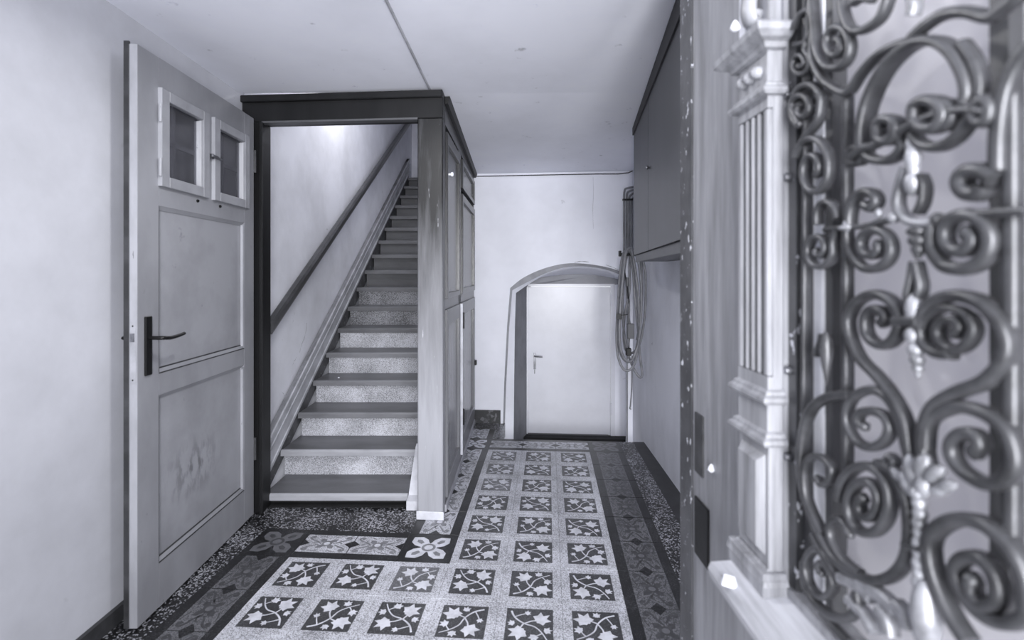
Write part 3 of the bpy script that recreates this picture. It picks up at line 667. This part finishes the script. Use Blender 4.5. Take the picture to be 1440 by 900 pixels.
# ================================================================ pipes, bracket and hose in the far right corner
def bk_(px, py, off=0): 
    Y = 4.36
    for _ in range(6): Y = yback((px-CX)/F*Y)-off
    return at(px, py, Y)
for i, px in enumerate((877.6, 881.2, 884.8, 888.2)):
    cp = empty('conduit_pipe', bk_(px, 300, .02)); 
    tag(cp, ('leftmost', 'second from left', 'third from left', 'rightmost')[i]+' of the four painted conduits above the hose hook', 'pipe', 'conduits in the far right corner')
    mb = MB(); a = bk_(px, 284, .02); top = .0667*(3-i)
    pts = [bk_(px, 356, .02), bk_(px, 320, .02), a, a+Vector((.004, 0, .022+top*.36)), a+Vector((.022, -.004, .040+top*.38)), Vector((bk_(892, 284, .02).x, a.y-.012, a.z+.052+top*.38))]
    mb.tube(catmull(pts, 4), .0085, n=8); mb.build('pipe', M['pipe'], cp)
    mb = MB(); q_ = bk_(px, 281, .02); mb.box(q_.x-.011, q_.x+.011, q_.y-.011, q_.y+.018, q_.z-.006, q_.z+.008); mb.build('clip', M['black_iron'], cp)
mb = MB(); mb.tube([bk_(889, 500, .015), bk_(888.6, 545, .015), bk_(886.6, 571, .02), bk_(885.6, 574.5, .03), bk_(887.5, 575.5, .03)], .0055, n=6)
mb.tube([bk_(884.5, 500, .012), bk_(884.5, 360, .012)], .005, n=6)
tag(mb.build('thin_pipe', M['hose']), 'thin grey cable end hanging lowest below the hose coil', 'cable')
HYp = 3.78
def hp_(px, py, dy=0): return at(px, py, HYp+dy)
br_ = empty('hose_hook', hp_(890, 357)); tag(br_, 'square iron hook arm on the right wall carrying the coiled hose', 'hook')
mb = MB(); a = hp_(870.5, 358); mb.box(a.x, 1.02, HYp-.012, HYp+.012, a.z-.010, a.z+.010, bev=.002); mb.build('arm', M['black_iron'], br_)
mb = MB(); mb.box(a.x-.002, a.x+.014, HYp-.018, HYp+.018, a.z-.014, a.z+.028, bev=.002); mb.build('arm_stop', M['black_iron'], br_)
hs = empty('garden_hose', hp_(886, 440)); tag(hs, 'long grey hose coiled in drooping loops on the hook in the corner', 'hose')
loops = [
 ([(884, 352), (876, 358), (871.5, 390), (869, 430), (867, 470), (869, 500), (876, 518), (884, 521), (892, 512), (897, 490), (899, 460), (897, 420), (893, 380), (888, 357), (882, 351)], -.03),
 ([(880, 354), (877, 362), (874, 400), (871, 440), (870, 478), (874, 500), (883, 509), (892, 502), (898, 480), (901, 450), (902, 410), (899, 375), (893, 356), (886, 350)], -.055),
 ([(888, 350), (880, 366), (876, 410), (876, 450), (881, 490), (890, 516), (899, 530), (903, 526), (900, 500), (897, 460), (893, 420), (890, 380), (884, 352)], .012),
 ([(892, 350), (886, 372), (885, 410), (879, 440), (877, 470), (880, 492), (890, 496), (900, 482), (906, 450), (908, 415), (907, 380), (900, 356), (892, 350)], .035),
 ([(886, 348), (890, 360), (896, 400), (899, 440), (897, 480), (889, 506), (879, 505), (872, 485), (872, 440), (876, 390), (880, 356), (886, 349)], -.075),
 ([(896, 352), (902, 372), (903, 410), (900, 450), (896, 478)], .05),
]
for pts, dy in loops:
    mb = MB(); pp = catmull(pts, 6); N_ = len(pp)
    mb.tube([hp_(x, y, dy+.02*math.sin(6.28*i/N_)) for i, (x, y) in enumerate(pp)], .0092, n=8); mb.build('hose_loop', M['hose'], hs)
mb = MB(); mb.tube([hp_(882.5, 390, -.09), hp_(882.5, 402, -.09)], .012, n=8); mb.tube([hp_(882.5, 402, -.09), hp_(882.5, 420, -.09)], .006, n=8); mb.build('coupling', M['grey_plastic'], hs)
mb = MB(); mb.box(*[v for v in (hp_(867, 0, -.1).x, hp_(873.5, 0, -.1).x)], HYp-.115, HYp-.085, hp_(0, 449, -.1).z, hp_(0, 441, -.1).z, bev=.002)
mb.tube([hp_(873, 443.5, -.1), hp_(885, 442, -.1)], .003, n=6); mb.build('hose_clip', M['black_plastic'], hs)
pg = empty('extension_plug', hp_(886, 470, -.15)); tag(pg, 'dark grey plug and socket block dangling in the middle of the hose coil', 'plug')
a0, a1 = hp_(881.5, 476, -.15), hp_(891, 455, -.15)
mb = MB(); mb.box(a0.x, a1.x, HYp-.175, HYp-.135, a0.z, a1.z, bev=.004); mb.build('socket_block', M['grey_plastic'], pg)
mb = MB(); mb.tube([hp_(885, 455, -.15), hp_(884, 446, -.15), hp_(885, 425, -.15)], .010, n=8, taper=lambda t: 1-.5*t); mb.build('plug_neck', M['grey_plastic'], pg)
q0 = hp_(885, 425, -.15); mb = MB(); mb.tube(catmull([tuple(q0), (q0.x-.004, q0.y+.06, q0.z+.12), (q0.x-.006, HYp-.02, q0.z+.24), (q0.x-.006, HYp-.014, 1.4545), (q0.x-.006, HYp, 1.472)], 5), .0045, n=6); mb.build('cord', M['black_plastic'], pg)
a0, a1 = hp_(880, 500, -.15), hp_(887, 489, -.15)
mb = MB(); mb.box(a0.x, a1.x, HYp-.175, HYp-.135, a0.z, a1.z, bev=.005); mb.tube([hp_(884, 489, -.15), hp_(885, 476, -.15)], .004, n=6); mb.build('plug_head', M['black_plastic'], pg)

# cable on the ceiling
mb = MB(); mb.tube([(-.46, 1.5, zceil(1.5)-.003), (-.462, 1.7, zceil(1.7)-.003), (-.448, 2.2, zceil(2.2)-.003), (-.435, 2.735, zceil(2.735)-.003)], .0065, n=6)
tag(mb.build('ceiling_cable', M['skirt']), 'thin grey cable running along the white ceiling to the lintel corner', 'cable')
mb = MB(); pts = [bk_(x, y, .006) for x, y in ((668, 248), (700, 247.4), (740, 246.6), (790, 245.6), (840, 244.6), (870, 244.6), (884, 243), (890, 240))]
mb.tube(pts, .0045, n=6); tag(mb.build('wall_cable', M['base_dark']), 'dark thin cable along the top edge of the far wall', 'cable')

# ================================================================ door_3: carved entrance leaf with wrought iron grille, foreground right
d3 = empty('door_3', (.49, .0, 0)); tag(d3, kind='structure')
AB = -.03; AS = .49; nl = math.hypot(1, AB)
DX, DY = AB/nl, 1/nl; NX, NY = -1/nl, AB/nl
def GT(n_, s, z): return (AS+s*DX+n_*NX, s*DY+n_*NY, z)
def sp(px, n_):              # position along the leaf of an image column seen on the plane n_ in front of the stile face
    k = (px-CX)/F; x0 = AS+n_*NX; y0 = n_*NY
    return (x0-k*y0)/(k*DY-DX)
def zp(px, py, n_):
    s = sp(px, n_); return H-(py-HY)/F*(s*DY+n_*NY)
def gbox(name, n0, n1, s0, s1, z0, z1, m='wood', par=d3, bev=0):
    mb = MB(); mb.box(n0, n1, s0, s1, z0, z1, T=GT, bev=bev); return mb.build(name, M[m], par)
S0, SP0, SP1, SE, SX = .0, .868, .975, 1.267, 1.352
ZB, ZS, ZT = .01, .752, 2.30
gbox('stile', -.055, 0, SP1-.02, SE, ZB, ZT, 'wood_face')
gbox('meeting_strip', -.06, .004, SE, SX, ZB, ZT, 'wood_dark', bev=.004)
gbox('stile', -.055, 0, SP0, SP1-.02, ZB, ZT, 'wood')
gbox('stile', -.055, 0, S0-.02, .33, ZB, ZT, 'wood')
gbox('lower_rail', -.055, -.0, .33, SP0, .56, .72, 'wood'); gbox('bottom_rail', -.055, 0, .33, SP0, ZB, .22, 'wood')
gbox('lower_panel', -.04, -.02, .33, SP0, .22, .56, 'wood_face')
gbox('top_rail', -.055, 0, .33, SP0, 2.1, ZT, 'wood')
# ledge under the window
mb = MB(); ed = sp(997, .085)
pf = [(-.02, ZS-.05), (.07, ZS-.05), (.075, ZS-.035), (.088, ZS-.028), (.092, ZS-.012), (.086, ZS), (-.02, ZS+.006)]
mb.prism(pf, lambda a, b: GT(a, .10, b), lambda a, b: GT(a*.95, ed, b)); mb.build('ledge', M['wood_ledge'], d3)
# window surround, glass
gbox('window_jamb', -.045, -.022, .775, SP0, ZS, 2.12, 'wood_dim'); gbox('glass_edge_glint', -.024, -.018, sp(1159, -.02), sp(1146, -.02), ZS, 2.12, 'white_paint'); gbox('mullion', -.05, -.03, sp(1432, -.04), sp(1404, -.04), .95, 2.12, 'wood_dim'); gbox('window_jamb', -.045, -.022, .33, .36, ZS, 2.12, 'wood_face')  # white strip is a painted reflection along the glass edge
gbox('window_bead', -.03, -.008, .846, SP0, ZS, 2.12, 'wood_dark'); 
gbox('window_sill', -.05, -.0, .33, SP0, ZS, ZS+.02, 'wood')
gbox('pane', -.052, -.046, .33, .80, ZS, 2.12, 'glass_frost')
# pilaster, built up of blocks and mouldings
pi_ = empty('pilaster', (0, 0, 0), d3)
def pbox(name, z0, z1, n1=.028, ex=0, m='wood', bev=.002): return gbox(name, 0, n1, SP0-ex, SP1+ex, z0, z1, m, pi_, bev)
pbox('pedestal_block', ZS, .795, .042, .012); pbox('pedestal_shaft', .795, 1.012, .026, 0)
mb = MB()       # raised field on the pedestal
mb.hexa([GT(.026, SP0+.012, .815), GT(.026, SP1-.012, .815), GT(.026, SP1-.012, .988), GT(.026, SP0+.012, .988), GT(.038, SP0+.022, .828), GT(.038, SP1-.022, .828), GT(.038, SP1-.022, .975), GT(.038, SP0+.022, .975)])
mb.build('raised_field', M['wood'], pi_)
def pmould(name, z0, prof):
    """moulding returned round three sides; prof = (out, up)"""
    mb = MB(); n_ = len(prof); rings = []
    for cx_, cy_ in ((0, -1), (1, -1), (1, 1), (0, 1)):
        rings.append([GT(.0 if cx_ == 0 else .028+o_, (SP0-o_) if cy_ < 0 else (SP1+o_), z0+u_) for o_, u_ in prof])
    v = [q for r in rings for q in r]
    mb.add(v, [(r*n_+i, r*n_+(i+1) % n_, (r+1)*n_+(i+1) % n_, (r+1)*n_+i) for r in range(3) for i in range(n_)])
    mb.add(v, [list(range(n_)), list(range(3*n_, 4*n_))]); return mb.build(name, M['wood'], pi_)
bead = [(0, 0), (.010, .0), (.014, .005), (.013, .011), (.007, .015), (.006, .020), (0, .024)]
pmould('moulding', .775, [(0, 0), (.016, 0), (.014, .008), (.006, .016), (0, .024)])
pmould('moulding', 1.008, bead); pbox('neck_block', 1.03, 1.082); pmould('moulding', 1.080, bead)
# fluted shaft: strips with grooves between
pbox('shaft', 1.10, 1.61, .018, 0)
gbox('flute_shade', .0175, .0195, SP0+.012, SP1-.010, 1.127, 1.583, 'wood_dim', pi_)  # groove shade put into the colour by a dark floor layer
for a, b in ((0, .016), (.029, .038), (.050, .059), (.071, .080), (.092, .107)):
    gbox('flute_strip', .018, .028, SP0+a, SP0+b, 1.125, 1.585, 'wood', pi_, .003)
gbox('flute_end', .018, .028, SP0, SP1, 1.10, 1.125, 'wood', pi_); gbox('flute_end', .018, .028, SP0, SP1, 1.585, 1.61, 'wood', pi_)
pmould('moulding', 1.606, bead); pbox('frieze_block', 1.622, 1.69)
for k in range(3):
    mb = MB(); mb.lathe([(.011, 0), (.011, .008), (.006, .014), (.0, .015)], GT(.028, SP0+.028+.026*k, 1.655), (NX, NY, 0), 10); mb.build('boss', M['wood'], pi_)
pmould('cornice', 1.682, [(0, 0), (.010, .002), (.014, .010), (.024, .014), (.034, .022), (.036, .032), (.030, .038), (0, .040)])
pbox('upper_block', 1.72, 2.25, .020, -.006)
mb = MB()        # carved scroll bracket above the cornice
mb.tube(catmull([GT(.03, SP0+.05, 1.90), GT(.032, SP0+.05, 1.82), GT(.036, SP0+.05, 1.775), GT(.03, SP0+.05, 1.755), GT(.024, SP0+.05, 1.768)], 5), .012, .02, side=(DX, DY, 0), n=10); mb.build('scroll_bracket', M['wood'], pi_)
gbox('upper_strip', .018, .03, SP1-.034, SP1-.006, 1.725, 2.2, 'white_paint', pi_, .003)
# lock plates on the meeting edge
gbox('strike_plate', .0, .004, sp(990, 0), sp(979, 0), zp(985, 667, 0), zp(985, 583, 0), 'base_dark')
gbox('lock_plate', .0, .005, sp(998, 0), sp(979, 0), zp(988, 789, 0), zp(988, 706, 0), 'black_iron', bev=.002)
for px, py in ((1003, 660), (1057, 33 + 15)):
    a = Vector(GT(.004 if px < 1050 else .07, sp(px, 0) if px < 1050 else SP0+.03, zp(px, py, 0) if px < 1050 else 1.735)); mb = MB(); mb.lathe([(.004, -.006), (.009, -.002), (.006, .006), (.002, .012)], a, (0, 0, 1), 6); mb.build('plaster_splash', M['paper'], d3)
# ---- wrought iron grille
gr = empty('iron_grille', (0, 0, 0), d3); GN = .002
NV = (NX, NY, 0)
def gpt(px, py, dn=0):
    n_ = GN+dn; s = sp(px, n_); return Vector(GT(n_, s, H-(py-HY)/F*(s*DY+n_*NY)))
def scroll(pts, r=.0052, d=.008, m='iron', name='scroll', dn=0, k=6, ends=(0, 0)):
    pp = catmull(pts, k); n_ = len(pp)
    d = max(d, .0080)
    mb = MB(); mb.tube([gpt(x, y, dn) for x, y in pp], r*.96, d, side=NV, n=12, sq=.62); 
    for e, idx in ((ends[0], 0), (ends[1], -1)):
        if e: q = gpt(*pp[idx], dn); mb.lathe([(e*.4, -e), (e, -e*.5), (e, e*.5), (e*.4, e)], q, NV, 10)
    return mb.build(name, M[m], gr)
def spiral(cx, cy, rx, ry, a0, turns, end=.22, sgn=1, k=12):
    out = []; n_ = int(turns*k)
    for i in range(n_+1):
        t = i/n_; a = a0+sgn*t*turns*2*math.pi; q = 1-(1-end)*t
        out.append((cx+rx*q*math.cos(a), cy+ry*q*math.sin(a)))
    return out
rad = math.radians
mb_vs = [((1192, 120), (1192, 690), .006), ((1137, -60), (1133, 650), .004), ((1424, 100), (1424, 760), .008)]
for a, b, r_ in mb_vs:
    scroll([a, ((a[0]+b[0])/2, (a[1]+b[1])/2), b], r_, .006, 'iron', 'bar', -.008, 2)
S = scroll
# small scrolls down the left border
S([(1145, -20), (1140, 30), (1136, 60)]+spiral(1128, 88, 15, 20, rad(-60), 1.5), .004, ends=(0, .005))
S([(1118, 40), (1128, 20), (1142, 15), (1146, 40), (1136, 58), (1120, 62)], .004)
S(spiral(1130, 155, 13, 17, rad(200), -1.3, .3)[::-1][:0]+spiral(1130, 152, 17, 24, rad(100), 1.4, .25, 1)[::-1]+[(1116, 150), (1124, 126), (1142, 119), (1156, 135), (1152, 168), (1136, 190), (1124, 212)]+spiral(1146, 238, 28, 48, rad(200), 1.6, .2, 1), .0052, ends=(.005, .006))
S([(1143, -10), (1146, 30), (1150, 70), (1162, 92)]+spiral(1178, 62, 22, 33, rad(90), 1.5, .2, -1), .0058, ends=(0, .006))
S([(1146, 40), (1144, 80), (1156, 108), (1172, 122), (1188, 130), (1198, 126), (1212, 104), (1234, 80), (1262, 64), (1292, 56)], .0058)
S([(1186, -10), (1188, 18), (1198, 40), (1216, 42), (1240, 24), (1252, -8)], .0056)
S([(1200, 5), (1212, -2), (1226, 0)], .005)
S([(1284, -8), (1287, 8), (1284, 22)], .006, .006, 'iron_light', 'drop')
S([(1284, 54), (1303, 36), (1330, 20), (1362, 17), (1393, 24), (1412, 12), (1434, -6), (1450, -30)], .0066)
S([(1217, 214), (1216, 185), (1222, 150), (1238, 112), (1260, 82), (1290, 60), (1320, 58), (1345, 74), (1362, 102), (1368, 128), (1364, 146)], .0062, .013)
S([(1355, 60), (1372, 85), (1381, 115), (1379, 145)], .0056)
S([(1217, 214), (1228, 223), (1246, 226), (1262, 220), (1272, 206), (1264, 192)], .006, .009)
S([(1285, 190), (1300, 204), (1324, 206), (1346, 194), (1364, 172), (1378, 152)], .0062, .009)
# knotted cross bar
S([(1198, 222), (1215, 208), (1232, 204), (1262, 188), (1284, 176), (1310, 164), (1345, 156), (1365, 154), (1394, 158)], .0048, .008, dn=.006)
S([(1200, 232), (1196, 220), (1204, 208), (1216, 212), (1214, 226), (1202, 230)], .005)
S([(1238, 190), (1236, 176), (1246, 167), (1260, 170), (1264, 184), (1256, 196), (1244, 198), (1236, 190)], .0062, .01, dn=.006)
S([(1290, 168), (1292, 150), (1306, 141), (1324, 146), (1332, 162), (1322, 178), (1304, 180), (1292, 170)], .0070, .012, dn=.006)
S([(1320, 150), (1336, 146), (1344, 160), (1336, 176), (1322, 178)], .0062, .01, dn=.004)
S([(1376, 148), (1388, 140), (1397, 150), (1394, 168), (1380, 172), (1372, 160), (1378, 150)], .0058, .01, dn=.004)
# big arc entering from the right
S([(1452, 62), (1430, 92), (1414, 130), (1406, 180), (1404, 240)], .0075)
def blob(px, py, rp, ln, m='iron_light', axis=(0, 0, 1), prof=None, name='bulb', dn=.004):
    mb = MB(); q = gpt(px, py, dn); prof = prof or [(.35, -1), (.8, -.6), (1, 0), (.8, .6), (.35, 1)]
    mb.lathe([(rp*a, ln*b) for a, b in prof], q, axis, 12); return mb.build(name, M[m], gr)
# centre finial
blob(1281, 204, .006, .010); blob(1284, 222, .009, .016); blob(1285, 240, .007, .010); blob(1284, 258, .010, .014)
S([(1276, 236), (1268, 262), (1264, 285), (1270, 302), (1284, 312), (1300, 314), (1318, 312)], .0055, .007, 'iron_light')
S([(1296, 246), (1302, 262), (1300, 284), (1292, 300)], .004, .005)
blob(1291, 325, .012, .006, 'iron'); blob(1292, 338, .011, .008, 'iron'); blob(1292, 350, .008, .008, 'iron'); blob(1291, 357, .005, .006, 'iron')
S([(1290, 368), (1294, 385), (1297, 405), (1291, 425), (1288, 436)], .0045, .006, 'iron'); S([(1288, 368), (1284, 395), (1279, 418), (1282, 436)], .004, .005, 'iron')
blob(1286, 436, .010, .018, 'iron_light'); blob(1285, 472, .010, .010); blob(1288, 492, .009, .008); blob(1290, 506, .008, .007); blob(1291, 518, .006, .006); blob(1291, 526, .003, .005)
S([(1262, 452), (1278, 451), (1296, 452)], .007, .010, 'iron', 'collar', .003)
# cross bar with flowers
S([(1163, 323), (1192, 320), (1226, 317), (1240, 312), (1256, 309)], .0042, .008)
S([(1316, 308), (1340, 306), (1390, 300), (1450, 296)], .0050, .008)
blob(1192, 320, .013, .004, 'iron_light', (0, 0, 1)); blob(1192, 316, .006, .010, 'iron_light')
blob(1256, 306, .007, .007, 'iron_light'); blob(1318, 308, .007, .007, 'iron'); blob(1236, 300, .005, .006)
S([(1196, 318), (1197, 300), (1203, 282), (1214, 271), (1228, 272), (1234, 282), (1228, 292), (1218, 288)], .0065, .009)
S([(1151, 316), (1151, 300), (1156, 287), (1166, 284), (1176, 292), (1180, 308)], .0046)
S([(1192, 322), (1194, 345), (1204, 365)]+spiral(1229, 346, 32, 33, rad(110), 1.35, .22, -1)[0:], .0060, ends=(0, .007))
S([(1180, 320)]+spiral(1153, 350, 22, 30, rad(-20), 1.5, .2, 1), .0048, ends=(0, .005))
S([(1312, 318), (1312, 345), (1322, 365)]+spiral(1356, 334, 48, 46, rad(115), 1.45, .2, -1), .0074, .009, ends=(0, .009))
S([(1402, 252), (1382, 240), (1362, 242), (1354, 256), (1362, 270), (1380, 272), (1388, 262)], .0085, .011)
# heart
S([(1241, 455), (1247, 448), (1241, 437), (1227, 436), (1219, 449), (1221, 470), (1236, 484), (1254, 482), (1266, 464), (1266, 440), (1252, 421), (1230, 414), (1208, 424), (1195, 447), (1198, 475), (1212, 505), (1236, 530), (1260, 562), (1276, 598), (1283, 650)], .0064, .009, ends=(.006, 0))
S([(1345, 468), (1352, 460), (1344, 450), (1328, 452), (1320, 466), (1326, 482), (1344, 492), (1362, 484), (1372, 464), (1366, 446)], .0055, .008, ends=(.007, 0))
S([(1366, 446), (1350, 436), (1326, 434), (1308, 446), (1300, 462)], .005, .008)
S([(1297, 460), (1302, 440), (1320, 422), (1350, 416), (1382, 426), (1408, 452), (1420, 484), (1412, 512), (1388, 536), (1350, 551), (1318, 570), (1304, 598), (1301, 628), (1306, 655)], .0072, .010)
S([(1297, 455), (1300, 480), (1318, 496), (1340, 499)], .006, .009)
# scrolls under the heart
S([(1216, 600), (1207, 592), (1212, 581), (1228, 578), (1246, 586), (1253, 604), (1244, 622), (1224, 629), (1204, 618), (1192, 592), (1196, 566), (1212, 552), (1233, 549), (1254, 564), (1268, 594), (1280, 640)], .0058, .008, ends=(.006, 0))
S([(1372, 636), (1380, 626), (1374, 612), (1356, 610), (1342, 622), (1342, 642), (1358, 664), (1388, 680), (1414, 676), (1430, 650), (1422, 612), (1396, 586), (1360, 573), (1330, 577), (1308, 592), (1303, 630)], .0072, .009, ends=(.008, 0))
S([(1198, 556), (1178, 556), (1158, 562), (1142, 576), (1132, 604), (1128, 646), (1132, 690), (1148, 735), (1168, 776), (1194, 802), (1226, 816), (1256, 810), (1276, 784), (1281, 740), (1274, 694), (1256, 662), (1236, 652)], .0066, .009)
S([(1150, 672), (1158, 682), (1168, 676), (1172, 660), (1160, 645), (1144, 642), (1134, 655), (1134, 690), (1142, 716), (1158, 750)], .0046, ends=(.005, 0))
S(spiral(1220, 708, 40, 58, rad(-175), 2.1, .2, 1), .0062, .009, ends=(0, .007))
S([(1196, 752), (1190, 738), (1180, 730), (1170, 736), (1170, 756), (1186, 786), (1210, 806)], .0056, ends=(.005, 0))
S([(1144, 752), (1158, 778), (1172, 800)], .005)
S([(1156, 806), (1152, 796), (1160, 792), (1170, 806), (1172, 828), (1158, 840), (1142, 826), (1134, 800), (1138, 782), (1150, 772), (1166, 786), (1184, 822)], .005, ends=(.005, 0))
S([(1132, 790), (1134, 822), (1150, 850), (1174, 868), (1196, 868), (1208, 850), (1206, 832)], .0062)
S([(1158, 862), (1172, 880), (1196, 905)], .006)
# boss and leafwork on the axis
for (px, py, r_, l_, ax) in ((1284, 664, .010, .020, (0, .3, 1)), (1298, 658, .011, .018, (0, -.4, 1)), (1312, 668, .009, .020, (0, -1, 1)), (1330, 684, .007, .016, (0, -1, .6)), (1276, 682, .007, .016, (0, .8, 1)), (1300, 684, .010, .014, (0, 0, 1)), (1318, 690, .006, .012, (0, -1, .3)), (1262, 668, .006, .012, (0, 1, .6)), (1290, 694, .009, .008, (0, 0, 1))):
    blob(px, py, r_, l_, 'iron_light', ax, prof=[(.15, -1), (.7, -.5), (1, .1), (.7, .7), (.15, 1)], name='leaf', dn=.006)
S([(1250, 646), (1248, 652), (1256, 656), (1260, 648), (1252, 640)], .004)
for k in range(9): blob(1293+(k % 2), 708+14*k, .0082, .0085, 'iron_light', (.25, .4, 1), name='twist')
S([(1276, 766), (1290, 770), (1306, 774)], .005, .009, 'iron', 'collar', .003)
blob(1302, 866, .016, .040, 'iron_light')
for (x0, y0, x1_, y1_, r_) in ((1184, 812, 1228, 842, .008), (1212, 822, 1262, 858, .009), (1238, 856, 1252, 892, .010), (1262, 850, 1280, 885, .009), (1196, 842, 1232, 890, .007), (1150, 500, 1160, 470, .004)):
    S([(x0, y0), ((x0+x1_)/2+3, (y0+y1_)/2-3), (x1_, y1_)], r_, .010, 'iron_light' if y0 > 700 else 'iron', 'leaf')
blob(1162, 505, .010, .040, 'iron', prof=[(.05, -1), (.6, -.3), (1, .3), (.8, .75), (.3, 1)], name='leaf')
# large lower right scroll
S([(1364, 902), (1342, 868), (1322, 826), (1311, 786), (1312, 756), (1330, 737), (1360, 730), (1395, 742), (1428, 774), (1448, 820), (1450, 860)], .0078, .011)
S([(1450, 866), (1424, 876), (1394, 870), (1366, 846), (1348, 812), (1352, 790), (1374, 783), (1396, 798), (1408, 826), (1404, 848), (1386, 852), (1370, 836), (1368, 816)], .0072, .010, ends=(0, .009))
for px, py in ((1119, 125), (1124, 527), (1120, 652), (1118, 245)): 
    mb = MB(); mb.lathe([(.006, -.006), (.008, 0), (.006, .006)], Vector(GT(-.004, SP0-.006, zp(px, py, 0))), NV, 8); mb.build('stud', M['steel'], gr)

# ================================================================ small loose things
def scrap(name, loc, s, label, cat, m='paper'):
    mb = MB(); rr = random.Random(int(s*1e5)); n_ = 9
    ring = [(s*(.6+.5*rr.random())*math.cos(2*math.pi*i/n_), s*(.6+.5*rr.random())*math.sin(2*math.pi*i/n_)) for i in range(n_)]
    v = [(loc[0]+x, loc[1]+y, loc[2]) for x, y in ring]+[(loc[0]+x*.7, loc[1]+y*.7, loc[2]+s*(.35+.3*rr.random())) for x, y in ring]+[(loc[0], loc[1], loc[2]+s*.35)]
    mb.add(v, [(i, (i+1) % n_, n_+(i+1) % n_, n_+i) for i in range(n_)]+[(n_+i, n_+(i+1) % n_, 2*n_) for i in range(n_)]+[list(range(n_-1, -1, -1))])
    return tag(mb.build(name, M[m]), label, cat)
scrap('paper_scrap', GT(.078, SP0+.035, ZS+.001), .018, 'white crumpled scrap lying on the wooden ledge of the carved door', 'scrap')
scrap('plaster_flake', (at(473, 535, ny(4)+.05).x, ny(4)+.10, nz(4)+.0005), .009, 'tiny white flake lying on the fourth stair tread', 'flake')
scrap('floor_flake', (1.0*.93, 2.62, -.0015), .010, 'small pale flake on the dark floor beside the right wall', 'flake')
